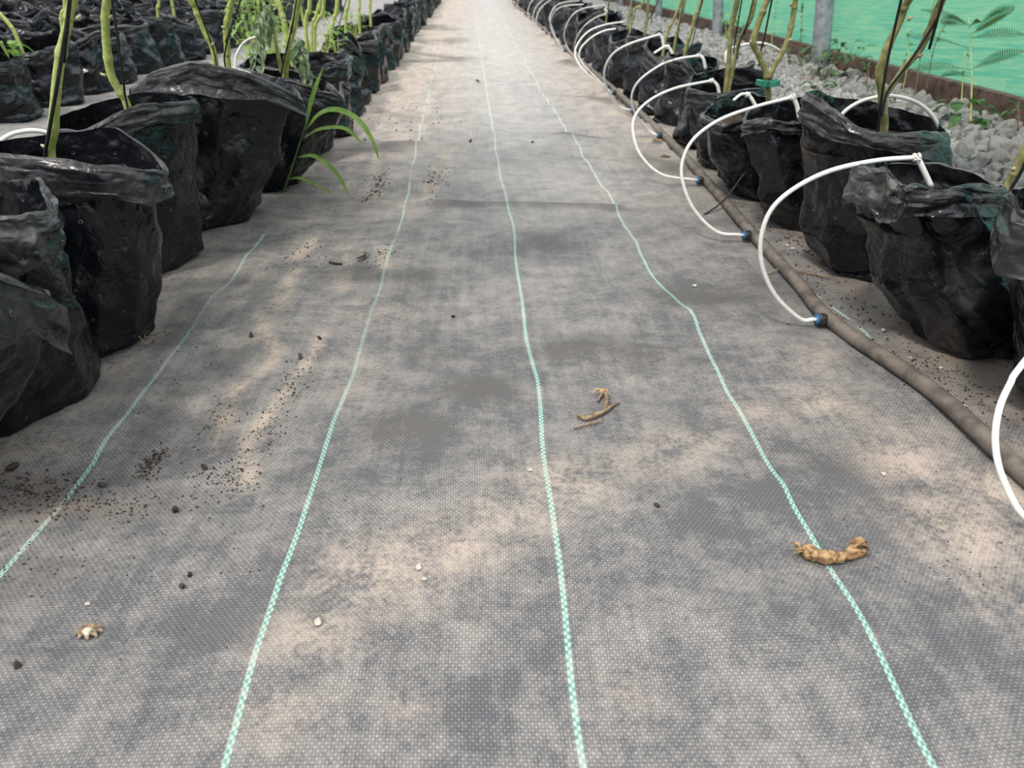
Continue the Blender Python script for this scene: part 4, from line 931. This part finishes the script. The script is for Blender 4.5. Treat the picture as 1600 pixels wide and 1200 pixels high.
thin_weed((1410, 145), (1418, 100), (1419, 45), 2.1, 'green weed with tiered leaves between the forked branches', 9, 4, 'stem', .05)
thin_weed((1248, 95), (1252, 50), (1255, 0), 2.12, 'dark weed with angular leaves left of the nearest post', 9, 5, 'redstem', .055)
thin_weed((1205, 80), (1208, 40), (1214, 0), 2.12, 'slender weed behind the clipped stem before the net', 7, 6, 'stem', .04)
for px, py, X, sp, n, lw, sd, lab in [(1285, 132, 1.95, (.10, .10, .20), 24, .075, 1, 'broad leaved weed at the foot of the nearest post'), (1320, 112, 2.1, (.10, .12, .16), 26, .06, 2, 'low leafy weed right of the nearest post against the board'),
                                      (1275, 162, 1.75, (.05, .05, .09), 4, .085, 3, 'pair of round weed leaves in the gravel behind the tall flap bag'), (1496, 210, 1.95, (.09, .09, .13), 16, .085, 4, 'pointed leaf weed in the gravel left of the feathery weed'),
                                      (1352, 150, 2.0, (.06, .06, .16), 14, .05, 5, 'small weed by the board behind the tall flap bag'), (1240, 105, 2.05, (.12, .1, .12), 22, .055, 6, 'low weeds in the gravel left of the nearest post'), (1150, 78, 2.05, (.10, .10, .22), 20, .06, 7, 'leafy weed by the second post behind the budding stem'),
                                      (1590, 205, 2.05, (.06, .06, .1), 12, .05, 8, 'small weed at the right edge of the gravel')]:
    p = at_x(px, py, X); leafy('leafy_weed', lab, 'weed', (p[0], p[1], max(.05, p[2])), sp, n, lw, 'weed', sd, GW)
leafy('leafy_weed', 'tiny yellow green buds on the budding stem in the right row', 'plant', at(1136, 60, 3.22) , (.03, .03, .09), 12, .03, 'grass', 12)

# ------------------------------------------------------------------ litter on the ground cover
def on(px, py, dz=0.0):
    g = ground(px, py); z = hz1(g[0], g[1]); g = ground(px, py, z); return np.array([g[0], g[1], hz1(g[0], g[1]) + dz])
def litter(name, label, cat, px, rad, mat, seed, group=None, parts=None, seg=9, wob=.25):
    c = on(*px[0]); e = empty(name, c); r = random.Random(seed); return e, c
# rolled dry leaf
P_ = [on(1251, 868, .010), on(1262, 872, .010), on(1285, 880, .010), on(1312, 878, .009), on(1330, 872, .009), on(1345, 866, .010)]
c0 = P_[0].copy(); c0[2] -= .010; e = empty('dry_leaf', c0)
V, Fc = tube([p - c0 for p in P_], [.006, .0095, .0085, .0085, .0060, .0088, .0085], 16, 50)
V = [np.array(v) * 1 + .0030 * np.array(mn.noise_vector(Vector(v) * 160)) for v in V]
MB().add(V, Fc).build('rolled_blade', M['dry'], e)
m = MB()
for k in range(7):
    a = k * .9; q = P_[0] - c0; m.add(*blade([q, q + np.array([-.006 * math.cos(a * .3) , .006 * math.sin(a), .004]), q + np.array([-.012, .010 * math.sin(a), .004 + .006 * math.cos(a)])], .006, 4, .6))
q = P_[-1] - c0
for k in range(6): m.add(*blade([q + np.array([-.015, 0, 0]), q + np.array([-.004, .008 * math.cos(k), .010 * abs(math.sin(k))]), q + np.array([.008, .006 * math.cos(k * 1.3), .006 * math.sin(k * 1.7)])], .012, 5, .7))
m.build('frayed_edge', M['dry'], e)
tag(e, 'rolled dry brown leaf lying across the right green stripe', 'leaf')
# dry bent stalk
c0 = on(905, 655); e = empty('dry_stalk', c0)
S = lambda *a: on(*a) - c0
MB().tube([S(903, 653, .006), S(915, 658, .006), S(935, 652, .007), S(948, 645, .006), S(960, 635, .004), S(968, 632, .003)], [.0035, .0042, .0040, .003, .0018], 8, 30).build('stalk', M['twig'], e)
MB().tube([S(945, 646, .006), S(947, 635, .012), S(946, 622, .010), S(940, 620, .006), S(934, 630, .005)], [.0032, .0034, .004, .003, .002], 8, 24).build('branch', M['twig'], e)
m = MB()
for k in range(5): q = S(940, 620, .006); m.add(*blade([q, q + np.array([-.008 + .004 * k, .006, .006]), q + np.array([-.018 + .008 * k, .010 * math.sin(k), .002])], .007, 4, .6))
m.build('shrivelled_leaf', M['dry'], e)
tag(e, 'dry bent brown stalk between the middle and right green stripes', 'stalk')
# root tangle
c0 = on(228, 532); e = MB(); r = random.Random(8)
for k in range(11):
    a = np.array([r.uniform(-.03, .03), r.uniform(-.022, .022), .004]); b = a + np.array([r.uniform(-.04, .04), r.uniform(-.03, .03), 0]); e.tube([a, (a + b) / 2 + np.array([r.uniform(-.012, .012), r.uniform(-.012, .012), r.uniform(.006, .026)]), b], [.0016, .0012], 6, 8)
e.tube([S(208, 543, .003) - (c0 - on(905, 655)), S(232, 539, .004) - (c0 - on(905, 655)), S(254, 534, .003) - (c0 - on(905, 655))], .0017, 6, 10)
o = e.build('root_tangle', M['twig']); o.location = c0; tag(o, 'tangle of dry roots at the foot of the wide open bag', 'roots')
# pale shrivelled bud
c0 = on(140, 990); e = empty('shrivelled_bud', c0); r = random.Random(9); m = MB(); m2 = MB()
for k in range(9):
    a = k * .7; m.add(*blade([(0, 0, .003), (.009 * math.cos(a), .007 * math.sin(a), .006), (.016 * math.cos(a), .012 * math.sin(a), .003)], .008, 5, .5))
V, Fc = SM[2]; m2.add([np.array(v) * .006 + np.array([.001, -.003, .006]) for v in V], Fc)
m.build('husk', M['twig'], e); m2.build('pale_core', M['perlite'], e); tag(e, 'small shrivelled bud with a pale core at lower left of the mat', 'bud')
# wire tie round the pipe
q = pipe_at(1.78); c0 = np.array([q[0], q[1], 0])
o = MB().tube([(-.045, -.01, .004), (-.03, -.005, .006), (-.013, 0, .014), (0, .002, .0235), (.013, .003, .010), (.03, .0, .006), (.07, -.015, .005), (.10, -.04, .004)], .0022, 6, 50).build('wire_peg', M['twig'])
o.location = c0; tag(o, 'thin brown wire looped over the drip pipe', 'wire')
Pk = [on(*p, .003) for p in [(1395, 575), (1470, 632), (1540, 685), (1600, 733), (1690, 805)]]
o = MB().tube(Pk, .0022, 6, 40).build('thin_cable', M['rubber']); tag(o, 'thin black line lying just right of the drip pipe at the right edge', 'cable')
o = MB().tube([on(1480, 622, .002), on(1498, 632, .003), on(1512, 638, .003)], .0012, 5, 6).build('straw', M['perlite']); tag(o, 'pale straw lying right of the drip pipe near the right edge', 'straw')
o = MB().tube([at(1100, 335, 2.29), at(1108, 331, 2.31), at(1125, 318, 2.34), at(1142, 300, 2.36), at(1165, 268, 2.38)], .0026, 6, 24).build('dark_string', M['twine']); tag(o, 'loose dark string hanging from a right row bag to the drip pipe', 'string')
m = MB()
for k in range(6): q = np.array([k * .006, .004 * math.sin(k), .004]); m.add(*blade([q, q + np.array([.008, .004, .008 * (k % 2)]), q + np.array([.018, -.004, .002])], .012, 5, .6))
for px, py, lab in [(1018, 228, 'dry brown leaf scrap by the fourth drip loop'), (1030, 246, 'dark dry leaf scrap beside the drip pipe'), (928, 148, 'dry leaf scrap on the path by the far drip loops'), (570, 428 - 28, 'dry twig scrap on the left of the mat'), (750, 132, 'tiny dry leaf scrap on the middle green stripe')]:
    o = link('leaf_scrap', mesh('leaf_scrap', m.v, m.f, M['dry' if 'brown' in lab else 'twig'])); o.location = on(px, py); o.rotation_euler = (0, 0, px); tag(o, lab, 'leaf', 'dry leaf scraps')
o = MB().tube([on(515, 411, .003), on(524, 414, .004), on(535, 414, .003)], .0028, 6, 8).build('twig', M['clod']); tag(o, 'short dark twig on the left part of the mat', 'twig')
# pebbles and clods
clodm = [mesh('soil_clod', V, F, M['clod'], True) for V, F in SM[:4]]; palem = [mesh('pale_grain', V, F, M['perlite'], True) for V, F in SM[4:7]]
for px, py, s, lab in [(1026, 792, .0055, 'dark soil clod left of the right green stripe'), (285, 918, .006, 'dark soil clod between the left stripes, lower part'), (28, 1042, .006, 'dark clod near the lower left corner'), (708, 496, .006, 'dark clod left of the middle stripe'), (393, 526, .0075, 'round clod on the left side of the mat'),
                       (275, 800, .008, 'soil clod below the dark soil streak'), (160, 760, .007, 'soil clod beside the leftmost stripe'), (297, 900, .005, 'small clod next to the lower left clod'), (320, 733, .007, 'reddish soil clod right of the dark soil streak'), (20, 732, .010, 'soil clod near the left edge'), (500, 530, .006, 'soil clod on the left sandy streak'),
                       (735, 222, .009, 'dark clod on the far middle of the mat'), (832, 224, .007, 'dark clod on the far mat right of the middle stripe'), (470, 560, .007, 'lumpy clod on the sandy streak')]:
    o = link('soil_clod', clodm[rs.randrange(4)]); o.location = on(px, py, s * .45); o.scale = (s * 1.0, s * .75, s * .7); o.rotation_euler = (px, py, px); tag(o, lab, 'clod', 'soil clods on the mat')
for px, py, s, lab in [(138, 945, .0035, 'white grain at lower left of the mat'), (655, 888, .0045, 'pale grain in the sandy patch'), (663, 906, .0035, 'tan grain in the sandy patch'), (1380, 742, .004, 'white grain by the shaded mat'), (1380, 517, .006, 'pale pebble right of the drip pipe'), (1534, 663, .004, 'white grain beside the drip pipe end'),
                       (1230, 385, .007, 'pale pebble at the foot of the tall flap bag'), (1237, 390, .006, 'smaller pale pebble at the foot of the tall flap bag'), (1470, 576, .004, 'white grain in front of the dusty second bag'), (1422, 560, .004, 'pale grain between pipe and dusty second bag'), (1085, 448, .006, 'white chip near the right stripe'), (829, 737, .004, 'white grain beside the middle stripe'), (498, 974, .005, 'pale grain beside the sandy patch')]:
    o = link('pale_grain', palem[rs.randrange(3)]); o.location = on(px, py, s * .5); o.scale = (s * 1.2, s, s * .8); o.rotation_euler = (0, 0, px); tag(o, lab, 'pebble', 'pale pebbles on the mat')
# crumbs nobody could count
VV = []; FF = []; nb = 0; OC = (np.array([(1, 0, 0), (-1, 0, 0), (0, 1, 0), (0, -1, 0), (0, 0, 1), (0, 0, -1)], float), [(0, 2, 4), (2, 1, 4), (1, 3, 4), (3, 0, 4), (2, 0, 5), (1, 2, 5), (3, 1, 5), (0, 3, 5)])
def crumbs(px, py, rx, ry, n, s0, s1):
    global nb
    g = ground(px, py)
    for _ in range(n):
        x, y = g[0] + rs.gauss(0, rx), g[1] + rs.gauss(0, ry); s = rs.uniform(s0, s1); Rm = np.array(Euler((rs.uniform(0, 6), rs.uniform(0, 6), 0)).to_matrix())
        VV.append(OC[0] * np.array([s * 1.3, s, s * .7]) * (1 + .3 * NR(rs.randrange(9999)).uniform(-1, 1, (6, 1))) @ Rm.T + np.array([x, y, hz1(x, y) + s * .35])); FF.extend(tuple(nb + i for i in f) for f in OC[1]); nb += 6
for a in [(40, 765, .06, .02, 170, .0009, .003), (110, 785, .07, .025, 160, .0009, .0028), (190, 795, .08, .03, 90, .0008, .0024), (235, 722, .009, .028, 130, .001, .003), (330, 740, .03, .02, 50, .001, .0025), (370, 745, .02, .03, 60, .001, .0025), (410, 680, .02, .05, 70, .001, .0022), (455, 600, .02, .07, 80, .001, .0025),
          (340, 650, .02, .06, 60, .001, .0022), (590, 290, .02, .10, 90, .0015, .004), (680, 280, .02, .12, 70, .0015, .0035), (590, 400, .02, .05, 40, .001, .003), (470, 400, .03, .1, 60, .001, .003), (1330, 480, .06, .10, 120, .0012, .0035), (1450, 570, .05, .06, 110, .001, .003), (1540, 630, .04, .05, 90, .001, .003), (60, 900, .05, .03, 60, .0008, .002),
          (300, 860, .2, .12, 120, .0006, .0016), (1480, 850, .05, .08, 80, .0006, .0018), (640, 185, .15, .25, 60, .002, .005), (1230, 380, .04, .2, 90, .0015, .004), (270, 600, .04, .2, 80, .0008, .002)]: crumbs(*a)
o = link('soil_crumbs', mesh('soil_crumbs', np.vstack(VV), FF, M['clod'], False)); tag(o, 'scattered dark potting soil crumbs on the mat', 'soil', None, 'stuff')

# ------------------------------------------------------------------ light
w = bpy.data.worlds.new('sky'); SC.world = w; w.use_nodes = True; nt = w.node_tree; nt.nodes.clear()
out = nt.nodes.new('ShaderNodeOutputWorld'); bg = nt.nodes.new('ShaderNodeBackground'); tc = nt.nodes.new('ShaderNodeTexCoord'); sp = nt.nodes.new('ShaderNodeSeparateXYZ'); cr = nt.nodes.new('ShaderNodeValToRGB')
nt.links.new(tc.outputs['Generated'], sp.inputs[0]); nt.links.new(sp.outputs[2], cr.inputs[0]); nt.links.new(cr.outputs[0], bg.inputs[0]); nt.links.new(bg.outputs[0], out.inputs[0])
el = cr.color_ramp.elements; el[0].position = 0.0; el[0].color = (.22, .24, .20, 1); el[1].position = 1.0; el[1].color = (2.3, 2.3, 2.32, 1)
e_ = el.new(.12); e_.color = (.40, .42, .40, 1)
e_ = el.new(.42); e_.color = (.95, 1.05, 1.25, 1)
bg.inputs[1].default_value = 1.0
sd = bpy.data.lights.new('sun', 'SUN'); so = bpy.data.objects.new('sun', sd); COL.objects.link(so)
sd.energy = 2.2; sd.angle = math.radians(7); sd.color = (1.0, .93, .84)
so.rotation_euler = Vector((.35, .42, -.84)).to_track_quat('-Z', 'Y').to_euler()
so.location = (-2, -2, 5)
vs = SC.view_settings; vs.view_transform = 'Standard'; vs.look = 'None'; vs.gamma = 1; vs.exposure = 0.22
try: vs.use_curve_mapping = False
except Exception: pass
